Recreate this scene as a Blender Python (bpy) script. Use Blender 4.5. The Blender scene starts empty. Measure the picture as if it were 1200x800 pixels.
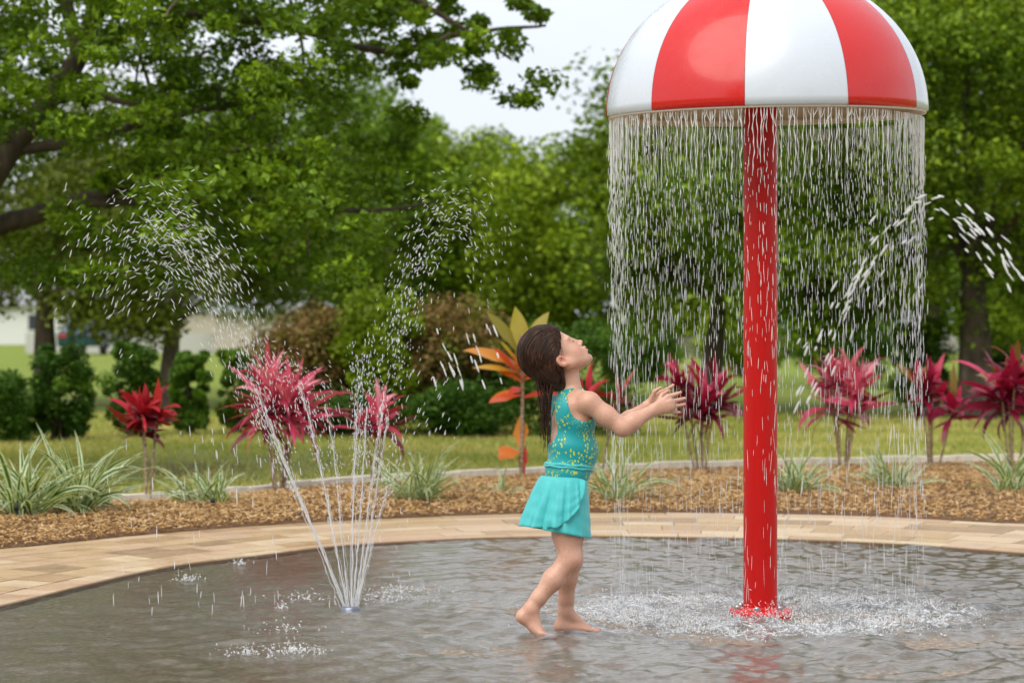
import bpy, math, random
import numpy as np
from math import radians, sin, cos, pi

# ------------------------------------------------------------------ camera, sky, sun
scene = bpy.context.scene
FPX, HC, HOR = 3200.0, 1.03, 385.0          # focal length in photo pixels, camera height, horizon row
cd = bpy.data.cameras.new('camera'); cam = bpy.data.objects.new('camera', cd)
scene.collection.objects.link(cam); scene.camera = cam
cam.location = (0, 0, HC); cam.rotation_euler = (radians(90), 0, 0)
cd.sensor_width = 36; cd.lens = 36 * FPX / 1200; cd.shift_y = (HOR - 400) / 1200
cd.clip_start = 0.1; cd.clip_end = 6000
cd.dof.use_dof = True; cd.dof.focus_distance = 9.5; cd.dof.aperture_fstop = 4.6

SUN_EL, SUN_AZ = radians(52), radians(215)   # azimuth clockwise from +Y: behind the camera, to the left
world = bpy.data.worlds.new('World'); scene.world = world; world.use_nodes = True
nt = world.node_tree; nt.nodes.clear()
def wn(t, **k):
    n = nt.nodes.new(t)
    for a, b in k.items(): setattr(n, a, b)
    return n
wo = wn('ShaderNodeOutputWorld'); bg = wn('ShaderNodeBackground')
sky = wn('ShaderNodeTexSky', sky_type='NISHITA', sun_disc=False, sun_elevation=SUN_EL, sun_rotation=SUN_AZ)
tc = wn('ShaderNodeTexCoord'); ns = wn('ShaderNodeTexNoise'); mp = wn('ShaderNodeMapping')
mp.inputs['Scale'].default_value = (1, 1, 2.5); ns.inputs['Scale'].default_value = 2.2; ns.inputs['Detail'].default_value = 6
cr = wn('ShaderNodeValToRGB')
cr.color_ramp.elements[0].position = .3; cr.color_ramp.elements[0].color = (.72, .76, .83, 1)
cr.color_ramp.elements[1].position = .7; cr.color_ramp.elements[1].color = (1, 1, 1, 1)
mul = wn('ShaderNodeMix', data_type='RGBA', blend_type='MULTIPLY'); mul.inputs[0].default_value = 1
mul.inputs[7].default_value = (9.2, 9.3, 9.6, 1)
mx = wn('ShaderNodeMix', data_type='RGBA'); mx.inputs[0].default_value = .9
L = nt.links.new
L(tc.outputs['Generated'], mp.inputs[0]); L(mp.outputs[0], ns.inputs['Vector']); L(ns.outputs[0], cr.inputs[0])
L(cr.outputs[0], mul.inputs[6]); L(sky.outputs[0], mx.inputs[6]); L(mul.outputs[2], mx.inputs[7])
L(mx.outputs[2], bg.inputs[0]); bg.inputs[1].default_value = .08; L(bg.outputs[0], wo.inputs[0])
sl = bpy.data.lights.new('sun', 'SUN'); sl.energy = 1.5; sl.angle = radians(62); sl.color = (1, .95, .86)
so = bpy.data.objects.new('sun', sl); scene.collection.objects.link(so)
so.rotation_euler = (radians(90) - SUN_EL, 0, pi - SUN_AZ)
vs = scene.view_settings
vs.view_transform = 'Standard'; vs.look = 'None'; vs.exposure = 0.72; vs.gamma = 1; vs.use_curve_mapping = False
scene.cycles.max_bounces = 8; scene.cycles.transparent_max_bounces = 24
scene.cycles.sample_clamp_indirect = 6; scene.cycles.caustics_reflective = False; scene.cycles.caustics_refractive = False
scene.cycles.use_denoising = True

# ------------------------------------------------------------------ helpers
rng = np.random.default_rng(7)
COL = scene.collection.objects
def gnd(px, py):                                    # ground point seen at that place
    Y = FPX * HC / (py - HOR); return np.array([(px - 600) / FPX * Y, Y, 0.])
def at(px, py, Y):
    return np.array([(px - 600) / FPX * Y, Y, HC - (py - HOR) / FPX * Y])
def tag(o, label=None, cat=None, group=None, kind=None):
    if label: o['label'] = label
    if cat: o['category'] = cat
    if group: o['group'] = group
    if kind: o['kind'] = kind
    return o
def empty(name, loc=(0, 0, 0), rz=0):
    o = bpy.data.objects.new(name, None); COL.link(o); o.location = loc; o.rotation_euler = (0, 0, rz)
    o.empty_display_size = .2; return o
def mesh(name, V, F, mat=None, parent=None, smooth=True, att=None, vatt=None, vcol=None, loc=None):
    V = np.asarray(V, np.float32); me = bpy.data.meshes.new(name)
    if isinstance(F, np.ndarray) and F.ndim == 2:
        n, k = F.shape
        me.vertices.add(len(V)); me.vertices.foreach_set('co', V.ravel())
        me.loops.add(n * k); me.loops.foreach_set('vertex_index', F.astype(np.int32).ravel())
        me.polygons.add(n); me.polygons.foreach_set('loop_start', np.arange(0, n * k, k, dtype=np.int32))
        me.update(calc_edges=True); me.validate()
    else:
        me.from_pydata([tuple(map(float, v)) for v in V], [], [tuple(map(int, f)) for f in F]); me.update()
    if smooth: me.polygons.foreach_set('use_smooth', np.ones(len(me.polygons), bool))
    if att is not None:
        a = me.attributes.new('t', 'FLOAT', 'FACE'); a.data.foreach_set('value', np.asarray(att, np.float32))
    if vatt is not None:
        for nm, arr in vatt.items():
            a = me.attributes.new(nm, 'FLOAT', 'POINT'); a.data.foreach_set('value', np.asarray(arr, np.float32))
    if vcol is not None:
        a = me.attributes.new('col', 'FLOAT_COLOR', 'POINT')
        c = np.ones((len(V), 4), np.float32); c[:, :3] = vcol; a.data.foreach_set('color', c.ravel())
    if mat: me.materials.append(mat)
    o = bpy.data.objects.new(name, me); COL.link(o)
    if parent: o.parent = parent
    if loc is not None: o.location = loc
    return o
class MB:                                            # gathers pieces into one mesh
    def __init__(s): s.V = []; s.F = []; s.n = 0; s.t = []
    def add(s, V, F, t=0.):
        V = np.asarray(V, float); s.V.append(V)
        for f in F: s.F.append(tuple(int(i) + s.n for i in f)); s.t.append(t)
        s.n += len(V)
    def build(s, name, mat, parent=None, smooth=True, **k):
        return mesh(name, np.concatenate(s.V), s.F, mat, parent, smooth, att=s.t, **k)
def catmull(P, n=12, closed=False):
    P = np.asarray(P, float); m = len(P); out = []
    rngi = range(m if closed else m - 1)
    for i in rngi:
        if closed: a, b, c, d = P[(i - 1) % m], P[i], P[(i + 1) % m], P[(i + 2) % m]
        else: a, b, c, d = P[max(i - 1, 0)], P[i], P[i + 1], P[min(i + 2, m - 1)]
        for t in np.arange(n) / n:
            out.append(.5 * ((2 * b) + (c - a) * t + (2 * a - 5 * b + 4 * c - d) * t * t + (3 * b - a - 3 * c + d) * t ** 3))
    if not closed: out.append(P[-1])
    return np.array(out)
def tube(P, R, seg=8, cap=True):
    P = np.asarray(P, float); n = len(P); R = np.broadcast_to(np.asarray(R, float), (n,))
    T = np.gradient(P, axis=0); T /= np.linalg.norm(T, axis=1)[:, None] + 1e-12
    ref = np.array([0, 0, 1.]) if abs(T[0][2]) < .9 else np.array([1., 0, 0])
    V = []; 
    A = np.cross(T[0], ref); A /= np.linalg.norm(A)
    ang = np.arange(seg) * 2 * pi / seg
    for i in range(n):
        A = A - T[i] * A.dot(T[i]); A /= np.linalg.norm(A) + 1e-12; B = np.cross(T[i], A)
        V.append(P[i] + R[i] * (np.cos(ang)[:, None] * A + np.sin(ang)[:, None] * B))
    V = np.concatenate(V); F = []
    for i in range(n - 1):
        for j in range(seg):
            a = i * seg + j; b = i * seg + (j + 1) % seg
            F.append((a, b, b + seg, a + seg))
    if cap:
        F.append(tuple(range(seg))[::-1]); F.append(tuple((n - 1) * seg + j for j in range(seg)))
    return V, F
def box(c, s, rz=0):
    c = np.array(c, float); s = np.array(s, float) / 2
    V = np.array([[x, y, z] for x in (-1, 1) for y in (-1, 1) for z in (-1, 1)], float) * s
    R = np.array([[cos(rz), -sin(rz), 0], [sin(rz), cos(rz), 0], [0, 0, 1]])
    return V @ R.T + c, [(0, 1, 3, 2), (4, 6, 7, 5), (0, 4, 5, 1), (2, 3, 7, 6), (0, 2, 6, 4), (1, 5, 7, 3)]
def lathe(prof, seg=48, c=(0, 0, 0)):
    V = []; F = []
    for r, z in prof:
        for j in range(seg): V.append((c[0] + r * cos(2 * pi * j / seg), c[1] + r * sin(2 * pi * j / seg), c[2] + z))
    for i in range(len(prof) - 1):
        for j in range(seg):
            a = i * seg + j; b = i * seg + (j + 1) % seg
            F.append((a, b, b + seg, a + seg))
    return np.array(V), F
def unit(n, r=rng):
    v = r.normal(size=(n, 3)); return v / np.linalg.norm(v, axis=1)[:, None]
def leaves(P, size, up=.35, aspect=.55, r=rng):      # one folded leaf face per point
    n = len(P); N = unit(n, r); N[:, 2] = np.abs(N[:, 2]) * 1.0 + up; N /= np.linalg.norm(N, axis=1)[:, None]
    A = np.cross(N, unit(n, r)); A /= np.linalg.norm(A, axis=1)[:, None] + 1e-9; B = np.cross(N, A)
    s = (size * r.uniform(.6, 1.35, n))[:, None]
    V = np.stack([P - A * s * .5, P + B * s * aspect * .5 + N * s * .08, P + A * s * .5 - N * s * .12, P - B * s * aspect * .5 + N * s * .08], 1).reshape(-1, 3)
    return V, np.arange(4 * n).reshape(n, 4)
_o = None
def drops(P, D, Ln, R):                              # spindle shaped drops, rings of six
    n = len(P); D = D / (np.linalg.norm(D, axis=1)[:, None] + 1e-9)
    ref = np.where(np.abs(D[:, 2:3]) < .9, np.array([[0, 0, 1.]]), np.array([[1., 0, 0]]))
    A = np.cross(D, ref); A /= np.linalg.norm(A, axis=1)[:, None]; B = np.cross(D, A)
    Ln = np.broadcast_to(Ln, n)[:, None]; R = np.broadcast_to(R, n)[:, None]
    rings = [(-.5, .0), (-.42, .55), (-.1, 1.), (.3, .8), (.5, .0)]
    V = []
    V.append((P + D * Ln * -.5)[:, None])
    for h, k in rings[1:4]:
        V.append(np.stack([P + D * Ln * h + R * k * (cos(a) * A + sin(a) * B) for a in np.arange(6) * pi / 3], 1))
    V.append((P + D * Ln * .5)[:, None])
    V = np.concatenate(V, 1); base = (np.arange(n) * 20)[:, None]
    F = []
    for j in range(6): F.append([0, 1 + (j + 1) % 6, 1 + j, 1 + j])
    for q in range(2):
        for j in range(6): F.append([1 + q * 6 + j, 1 + q * 6 + (j + 1) % 6, 7 + q * 6 + (j + 1) % 6, 7 + q * 6 + j])
    T3 = np.array([[0, 1 + (j + 1) % 6, 1 + j] for j in range(6)] + [[19, 13 + j, 13 + (j + 1) % 6] for j in range(6)] +
                  [t for q in range(2) for j in range(6) for t in ([1 + q * 6 + j, 1 + q * 6 + (j + 1) % 6, 7 + q * 6 + (j + 1) % 6], [1 + q * 6 + j, 7 + q * 6 + (j + 1) % 6, 7 + q * 6 + j])])
    return V.reshape(-1, 3), (T3[None] + base[:, :, None]).reshape(-1, 3)

# ------------------------------------------------------------------ materials
def material(name, base=(.5, .5, .5), rough=.6, **k):
    m = bpy.data.materials.new(name); m.use_nodes = True; b = m.node_tree.nodes['Principled BSDF']
    b.inputs['Base Color'].default_value = (*base, 1); b.inputs['Roughness'].default_value = rough
    for a, v in k.items(): b.inputs[a.replace('_', ' ')].default_value = v
    return m
class N:                                             # small node graph helper
    def __init__(s, m): s.m = m; s.t = m.node_tree; s.b = s.t.nodes.get('Principled BSDF')
    def n(s, ty, ins=None, **k):
        x = s.t.nodes.new(ty)
        for a, v in k.items(): setattr(x, a, v)
        for a, v in (ins or {}).items():
            if hasattr(v, 'is_output'): s.t.links.new(v, x.inputs[a])
            else: x.inputs[a].default_value = v
        return x
    def link(s, a, b): s.t.links.new(a, b)
    def pos(s): return s.n('ShaderNodeNewGeometry').outputs['Position']
    def obj(s): return s.n('ShaderNodeTexCoord').outputs['Object']
    def noise(s, scale, detail=4, vec=None, rough=.5, out=0):
        i = {'Scale': scale, 'Detail': detail, 'Roughness': rough}
        if vec is not None: i['Vector'] = vec
        return s.n('ShaderNodeTexNoise', i).outputs[out]
    def ramp(s, fac, stops, interp='LINEAR'):
        x = s.n('ShaderNodeValToRGB', {0: fac}); e = x.color_ramp.elements; x.color_ramp.interpolation = interp
        while len(e) < len(stops): e.new(.5)
        for q, (p, c) in zip(e, stops):
            q.position = p; q.color = (*c, 1) if len(c) == 3 else c
        return x.outputs[0]
    def mix(s, f, a, b, mode='MIX'):
        x = s.n('ShaderNodeMix', data_type='RGBA', blend_type=mode)
        for i, v in ((0, f), (6, a), (7, b)):
            if hasattr(v, 'is_output'): s.link(v, x.inputs[i])
            else: x.inputs[i].default_value = v if i == 0 or len(v) == 4 else (*v, 1)
        return x.outputs[2]
    def math(s, op, a, b=0., c=0.):
        return s.n('ShaderNodeMath', {0: a, 1: b, 2: c}, operation=op).outputs[0]
    def bump(s, h, strength=.3, dist=.01):
        x = s.n('ShaderNodeBump', {'Height': h, 'Strength': strength, 'Distance': dist}).outputs[0]
        s.link(x, s.b.inputs['Normal']); return x
    def attr(s, nm, out='Fac'): return s.n('ShaderNodeAttribute', attribute_name=nm).outputs[out]
    def scale(s, v, sc): return s.n('ShaderNodeMapping', {0: v, 'Scale': sc}).outputs[0]
def foliage(name, stops, trans=.24, rough=.5, spec=.18):
    m = material(name, rough=rough); g = N(m); g.b.inputs['Specular IOR Level'].default_value = spec
    c = g.ramp(g.attr('t'), stops)
    big = g.noise(.9, 2, g.pos()); c = g.mix(g.math('MULTIPLY', big, .35), c, (stops[-1][1][0] * 1.1, stops[-1][1][1] * 1.05, stops[-1][1][2] * .8))
    g.link(c, g.b.inputs['Base Color'])
    tr = g.n('ShaderNodeBsdfTranslucent', {'Color': g.mix(1., c, (1.25, 1.3, .55), 'MULTIPLY')})
    ms = g.n('ShaderNodeMixShader', {0: trans}); g.link(g.b.outputs[0], ms.inputs[1]); g.link(tr.outputs[0], ms.inputs[2])
    g.link(ms.outputs[0], g.t.nodes['Material Output'].inputs[0]); return m

M = {}
M['oak'] = foliage('oak_leaves', [(0, (.012, .042, .004)), (.5, (.065, .15, .009)), (1, (.32, .47, .03))])
M['light'] = foliage('light_leaves', [(0, (.018, .05, .004)), (.5, (.105, .2, .01)), (1, (.44, .56, .035))])
M['mid'] = foliage('mid_leaves', [(0, (.014, .042, .004)), (.5, (.08, .165, .01)), (1, (.38, .5, .035))])
M['olive'] = foliage('olive_leaves', [(0, (.035, .05, .008)), (.5, (.1, .14, .015)), (1, (.2, .24, .03))])
M['hedge'] = foliage('hedge_leaves', [(0, (.01, .04, .006)), (.55, (.04, .115, .012)), (1, (.17, .3, .03))])
M['brownbush'] = foliage('brown_leaves', [(0, (.06, .028, .015)), (.35, (.22, .1, .05)), (.6, (.4, .22, .1)), (.78, (.3, .26, .06)), (1, (.16, .26, .03))])
M['grass'] = foliage('grass_blades', [(0, (.17, .25, .035)), (.5, (.38, .4, .08)), (1, (.68, .56, .24))], trans=.25)
M['bark'] = material('bark', rough=.9); g = N(M['bark'])
v = g.scale(g.pos(), (1, 1, .3)); nz = g.noise(9, 8, v, .65)
g.link(g.ramp(nz, [(.3, (.035, .024, .016)), (.6, (.11, .08, .055)), (.8, (.2, .16, .12))]), g.b.inputs['Base Color']); g.bump(nz, .9, .04)

# ------------------------------------------------------------------ ground
def sheet(name, poly, z, mat, kind='structure', **k):
    V = [(p[0], p[1], z) for p in poly]; o = mesh(name, V, [tuple(range(len(V)))], mat, smooth=False)
    return tag(o, kind=kind, **k)
m = M['lawn'] = material('lawn', rough=.9); g = N(m); P = g.pos()
n1 = g.noise(.45, 4, P); n2 = g.noise(14, 5, P, .7)
c = g.ramp(n1, [(.3, (.13, .18, .03)), (.5, (.22, .25, .05)), (.68, (.34, .31, .11))])
c = g.mix(.45, c, g.ramp(n2, [(.3, (.05, .09, .015)), (.7, (.3, .33, .1))]))
sep = g.n('ShaderNodeSeparateXYZ', {0: P}); 
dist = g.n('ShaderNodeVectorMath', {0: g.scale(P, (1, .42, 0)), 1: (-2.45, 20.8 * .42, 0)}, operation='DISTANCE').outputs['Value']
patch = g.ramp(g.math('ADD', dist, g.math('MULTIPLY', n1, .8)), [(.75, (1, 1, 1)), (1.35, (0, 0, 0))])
g.b.inputs['Specular IOR Level'].default_value = .15
farm = g.ramp(g.math('MULTIPLY', sep.outputs[1], .01), [(.3, (0, 0, 0)), (.5, (1, 1, 1))])
c = g.mix(farm, c, g.mix(n1, (.14, .2, .025), (.26, .31, .05)))
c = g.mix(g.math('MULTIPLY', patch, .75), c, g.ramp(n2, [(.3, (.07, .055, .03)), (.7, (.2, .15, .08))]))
g.link(c, g.b.inputs['Base Color']); g.bump(n2, .8, .04)
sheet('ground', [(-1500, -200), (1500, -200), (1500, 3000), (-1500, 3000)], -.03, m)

def wpts(L_): return [gnd(*p)[:2] for p in L_]
pool_far = wpts([(0, 715), (100, 690), (200, 668), (300, 655), (400, 643), (500, 637), (600, 633), (760, 632), (1000, 638), (1200, 652)])
pool = catmull(np.array(pool_far + [(2.95, 11.3), (3.35, 9.6), (3.3, 7.6), (2.6, 5.9), (1.2, 4.9), (-.2, 5.0), (-1.5, 6.0), (-2.15, 7.6), (-2.15, 9.0)]), 14, True)
bed_in = wpts([(0, 648), (200, 628), (400, 614), (600, 606), (760, 604), (1000, 608), (1200, 618)])
edging = wpts([(-160, 612), (-30, 609), (60, 604), (180, 597), (300, 588), (400, 577), (540, 569), (730, 559.5), (940, 553), (1200, 547), (1420, 546)])
# paving ring: follows the pool, its outer side follows the bed
outer_ctl = np.array(bed_in + [(3.9, 13.4), (5.0, 10.5), (5.0, 6.5), (3.4, 3.4), (.8, 2.6), (-2., 3.2), (-3.9, 6.0), (-4.1, 9.3), (-3.2, 11.4)])
outer = catmull(outer_ctl, 14, True)
def resamp(C, n):
    C = np.vstack([C, C[:1]]); d = np.r_[0, np.cumsum(np.linalg.norm(np.diff(C, axis=0), axis=1))]
    t = np.linspace(0, d[-1], n, endpoint=False)
    return np.stack([np.interp(t, d, C[:, 0]), np.interp(t, d, C[:, 1])], 1)
pc = np.array([.6, 9.4])
def polar_resamp(C, th):                             # radius of a closed line seen from the pool centre
    a = np.arctan2(C[:, 1] - pc[1], C[:, 0] - pc[0]); r = np.hypot(*(C - pc).T); o = np.argsort(a)
    return np.interp(th, a[o], r[o], period=2 * pi)
def ring_pt(th, s):                                  # s = 0 pool edge .. 1 bed edge
    ri = polar_resamp(pool, th); ro = polar_resamp(outer, th)
    r = ri + (ro - ri) * s; return np.stack([pc[0] + r * np.cos(th), pc[1] + r * np.sin(th)], -1)
mpv = material('sandstone_pavers', rough=.55); g = N(mpv)
nz = g.noise(7, 6, g.pos(), .6); nz2 = g.noise(55, 3, g.pos())
c = g.ramp(g.attr('t'), [(0, (.22, .115, .05)), (.2, (.42, .25, .11)), (.4, (.52, .36, .17)), (.6, (.5, .29, .19)), (.8, (.72, .58, .37)), (1, (.55, .36, .25))])
c = g.mix(.3, c, g.ramp(nz, [(.3, (.36, .22, .09)), (.7, (.6, .46, .27))])); g.link(g.mix(.2, c, g.ramp(nz2, [(.3, (.25, .15, .08)), (.7, (.75, .6, .4))])), g.b.inputs['Base Color'])
g.link(g.ramp(nz, [(.3, (.3, .3, .3)), (.7, (.7, .7, .7))]), g.b.inputs['Roughness']); g.bump(nz2, .3, .004)
r2 = np.random.default_rng(3); V = []; F = []; tt = []
rows = [0, .1, .24, .42, .56, .74, .88, 1.0]
for q in range(len(rows) - 1):
    th = 0.
    while th < 2 * pi - .02:
        w = (.2 if q == 0 else r2.choice([.16, .25, .34])) / 2.9; th1 = min(th + w, 2 * pi)
        if 2 * pi - th1 < .03: th1 = 2 * pi
        k = 3; gp = .0005; s0, s1 = rows[q] + .003, rows[q + 1] - .003
        A = np.linspace(th + gp, th1 - gp, k); a0 = ring_pt(A, s0); a1 = ring_pt(A, s1); b = len(V)
        z = .019 + r2.uniform(-.0008, .0012)
        for p in a0: V.append((p[0], p[1], z))
        for p in a1: V.append((p[0], p[1], z))
        for p in a0: V.append((p[0], p[1], -.02))
        for p in a1: V.append((p[0], p[1], -.02))
        f = [(b + i, b + i + 1, b + k + i + 1, b + k + i) for i in range(k - 1)]
        f += [(b + 2 * k + i, b + 2 * k + i + 1, b + i + 1, b + i) for i in range(k - 1)]
        f += [(b, b + k, b + 3 * k, b + 2 * k), (b + k - 1, b + 3 * k - 1, b + 4 * k - 1, b + 2 * k - 1)]
        f = [x[::-1] for x in f]
        F += f; tt += [np.clip(r2.uniform(-.05, 1.05) if q else r2.uniform(.4, 1), 0, 1)] * len(f); th = th1
tag(mesh('paving', V, F, mpv, smooth=False, att=tt), kind='structure')
mj = material('joint_sand', (.2, .13, .08), .95)
TH = np.linspace(0, 2 * pi, 240, endpoint=False)
a0 = ring_pt(TH, 0.); a1 = ring_pt(TH, 1.01); n = len(TH)
V = [(x, y, .014) for x, y in a0] + [(x, y, .014) for x, y in a1] + [(x, y, -.05) for x, y in a0]
F = [(i, (i + 1) % n, n + (i + 1) % n, n + i) for i in range(n)] + [(2 * n + i, 2 * n + (i + 1) % n, (i + 1) % n, i) for i in range(n)]
tag(mesh('paving_bed', V, F, mj, smooth=False), kind='structure')

# pool floor and the film of water over it
mf = material('wet_aggregate', rough=.5); g = N(mf); P = g.pos()
n1 = g.noise(1.3, 5, P, .6); n2 = g.noise(48, 4, P, .7); n3 = g.noise(6, 5, P, .6)
c = g.ramp(n2, [(.3, (.05, .035, .022)), (.5, (.24, .175, .115)), (.72, (.75, .62, .48))])
c = g.mix(g.ramp(n1, [(.35, (0, 0, 0)), (.65, (.6, .6, .6))]), c, g.ramp(n3, [(.3, (.1, .07, .045)), (.7, (.3, .215, .14))]))
g.link(c, g.b.inputs['Base Color']); g.bump(n2, .5, .006)
n = len(pool); sheet('pool_floor', list(ring_pt(TH, -.01)), .0, mf)
shower_c = gnd(891, 722); SX, SY = shower_c[0], shower_c[1]
noz1 = gnd(411, 716)
def wave_h(X, Y):
    r = np.hypot(X - SX, Y - SY); h = np.zeros_like(X); rr = np.random.default_rng(11)
    amp = .75 + 1.2 * np.exp(-(r / 1.5) ** 2) + 1.0 * np.clip((X + .6) / 2, 0, 1)
    for i in range(70):
        lam = rr.uniform(.04, .2) if i > 15 else rr.uniform(.25, .9); a = rr.uniform(0, 2 * pi); k = 2 * pi / lam
        h += ((.0052 if i > 15 else .0026) * lam) * np.sin(k * (X * cos(a) + Y * sin(a)) + rr.uniform(0, 6.28)) * amp * (.5 + .5 * np.sin(X * rr.uniform(.5, 3) + Y * rr.uniform(.5, 3) + rr.uniform(0, 6)))
    for cx, cy, s in ((SX, SY, 1.), (noz1[0], noz1[1], .35), (-.95, 10.6, .4), (-.65, 8.6, .6)):
        rr_ = np.hypot(X - cx, Y - cy); h += s * .003 * np.sin(rr_ * 48) * np.exp(-((rr_ - .6 * s) / (.6 * s)) ** 2)
    for i in range(160):                             # ring waves of falling drops
        a = rr.uniform(0, 2 * pi); q = abs(rr.normal(.575, .12)); cx, cy = SX + q * cos(a), SY + q * sin(a)
        d = np.hypot(X - cx, Y - cy); m_ = d < .22
        h[m_] += .004 * np.cos(d[m_] * rr.uniform(90, 160)) * np.exp(-(d[m_] / .06) ** 2)
    return h
gx = np.arange(-2.45, 3.6, .014); gy = np.arange(4.8, 13.8, .02)
X, Y = np.meshgrid(gx, gy, indexing='ij'); H = wave_h(X, Y)
th = np.arctan2(Y - pc[1], X - pc[0]); inside = np.hypot(X - pc[0], Y - pc[1]) < polar_resamp(pool, th.ravel()).reshape(th.shape) + .012
idx = -np.ones(X.shape, int); ok = inside; idx[ok] = np.arange(ok.sum())
fm = ok[:-1, :-1] & ok[1:, :-1] & ok[1:, 1:] & ok[:-1, 1:]
F = np.stack([idx[:-1, :-1][fm], idx[1:, :-1][fm], idx[1:, 1:][fm], idx[:-1, 1:][fm]], 1)
mw = bpy.data.materials.new('pool_water'); mw.use_nodes = True; g = N(mw); g.t.nodes.remove(g.b)
P = g.pos(); nn = g.n('ShaderNodeMath', {0: g.noise(38, 6, g.scale(P, (1, .8, 1)), .68), 1: 1.}, operation='MULTIPLY').outputs[0]
sx_ = g.n('ShaderNodeSeparateXYZ', {0: P}).outputs[0]; lf = g.ramp(g.math('ADD', g.math('MULTIPLY', g.math('ADD', sx_, 2.4), .2), g.math('MULTIPLY', g.noise(.8, 2, P), .2)), [(.3, (.42, .42, .42)), (.62, (.22, .22, .22))])
bp = g.n('ShaderNodeBump', {'Height': nn, 'Strength': lf, 'Distance': .0065}).outputs[0]
fr = g.n('ShaderNodeFresnel', {'IOR': 1.33, 'Normal': bp}).outputs[0]
gl = g.n('ShaderNodeBsdfGlossy', {'Color': (1, 1, 1, 1), 'Roughness': .1, 'Normal': bp}); tp = g.n('ShaderNodeBsdfTransparent', {'Color': (.93, .95, .94, 1)})
# foam where the shower lands
fd = g.n('ShaderNodeVectorMath', {0: g.scale(P, (1, 1, 0)), 1: (SX, SY, 0)}, operation='DISTANCE').outputs['Value']
fo = g.ramp(g.math('ADD', fd, g.math('MULTIPLY', g.noise(5, 3, P), .5)), [(.45, (.1, .1, .1)), (.78, (1, 1, 1)), (.98, (.9, .9, .9)), (1.4, (0, 0, 0))])
fm2 = g.ramp(g.noise(42, 6, P, .75), [(.5, (0, 0, 0)), (.62, (1, 1, 1))])
ms = g.n('ShaderNodeMixShader', {0: fr}); g.link(tp.outputs[0], ms.inputs[1]); g.link(gl.outputs[0], ms.inputs[2])
df = g.n('ShaderNodeBsdfDiffuse', {'Color': (.8, .83, .86, 1)})
ms2 = g.n('ShaderNodeMixShader', {0: g.math('ADD', g.math('MULTIPLY', g.math('MULTIPLY', fo, fm2), .75), g.math('MULTIPLY', g.ramp(g.math('MULTIPLY', g.math('ADD', fd, g.noise(3, 4, P)), .25), [(.2, (1, 1, 1)), (.75, (0, 0, 0))]), .1))}); g.link(ms.outputs[0], ms2.inputs[1]); g.link(df.outputs[0], ms2.inputs[2])
g.link(ms2.outputs[0], g.t.nodes['Material Output'].inputs[0])
tag(mesh('water', np.stack([X[ok], Y[ok], .009 + H[ok]], 1), F, mw), kind='structure')

# water in the air
mwt = material('water_drops', (.98, .99, 1.), .08, IOR=1.33, Transmission_Weight=.15); g = N(mwt)
ms = g.n('ShaderNodeMixShader', {0: .36}); g.link(g.b.outputs[0], ms.inputs[1]); g.link(g.n('ShaderNodeBsdfTransparent').outputs[0], ms.inputs[2]); g.link(ms.outputs[0], g.t.nodes['Material Output'].inputs[0])

# mulch bed
soil_poly = [tuple(p) for p in ring_pt(np.linspace(.05, pi - .0, 60), 1.0)]
edge_c = catmull(np.array(edging), 8)
ms_ = material('mulch_base', (.2, .1, .045), .95); g = N(ms_); nz = g.noise(60, 5, g.pos(), .7)
g.link(g.ramp(nz, [(.3, (.06, .03, .015)), (.6, (.3, .16, .07)), (.8, (.5, .3, .14))]), g.b.inputs['Base Color']); g.bump(nz, 1, .02)
e2 = resamp(np.array([(p[0], p[1]) for p in edge_c]), 10)
xs = np.linspace(-5.2, 6.2, 60)
inner_pts = outer[outer[:, 1] > 10.0]; inner_pts = inner_pts[np.argsort(inner_pts[:, 0])]
inY = np.interp(xs, inner_pts[:, 0], inner_pts[:, 1]); ouY = np.interp(xs, edge_c[:, 0], edge_c[:, 1])
V = []; F = []
for i in range(60):
    for s in np.linspace(0, 1, 8):
        V.append((xs[i], inY[i] + (ouY[i] - inY[i]) * s, .022 + .05 * sin(pi * s) ** .6))
for i in range(59):
    for j in range(7): a = i * 8 + j; F.append((a, a + 8, a + 9, a + 1))
tag(mesh('soil', V, F, ms_), kind='structure')
nch = 60000; r3 = np.random.default_rng(5)
cx = r3.uniform(-4.6, 5.6, nch); s = r3.uniform(-.005, 1, nch) ** 1.1
cy = np.interp(cx, xs, inY) * (1 - s) + np.interp(cx, xs, ouY) * s; cz = .028 + .05 * np.sin(pi * np.clip(s, 0, 1)) ** .6 + r3.uniform(0, .022, nch)
D = unit(nch, r3); D[:, 2] *= .35; D /= np.linalg.norm(D, axis=1)[:, None]; N_ = np.cross(D, unit(nch, r3)); N_ /= np.linalg.norm(N_, axis=1)[:, None]
B_ = np.cross(D, N_); ln = r3.uniform(.012, .038, nch)[:, None]; wd = r3.uniform(.004, .010, nch)[:, None]; tk = r3.uniform(.002, .004, nch)[:, None]
C_ = np.stack([cx, cy, cz], 1)
V = np.stack([C_ + D * ln * a + N_ * wd * b * (1 if a < 0 else .6) + B_ * tk * c for a in (-.5, .5) for b in (-.5, .5) for c in (-.5, .5)], 1).reshape(-1, 3)
F = (np.array([(0, 1, 3, 2), (4, 6, 7, 5), (0, 4, 5, 1), (2, 3, 7, 6), (0, 2, 6, 4), (1, 5, 7, 3)])[None] + (np.arange(nch) * 8)[:, None, None]).reshape(-1, 4)
mm = material('bark_chips', rough=.85); g = N(mm); g.link(g.ramp(g.attr('t'), [(0, (.12, .06, .025)), (.3, (.42, .23, .08)), (.7, (.62, .39, .15)), (1, (.76, .56, .33))]), g.b.inputs['Base Color'])
tag(mesh('mulch', V, F, mm, smooth=False, att=np.repeat(r3.uniform(0, 1, nch), 6)), 'golden brown bark mulch covering the planting bed', 'mulch', kind='stuff')
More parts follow.
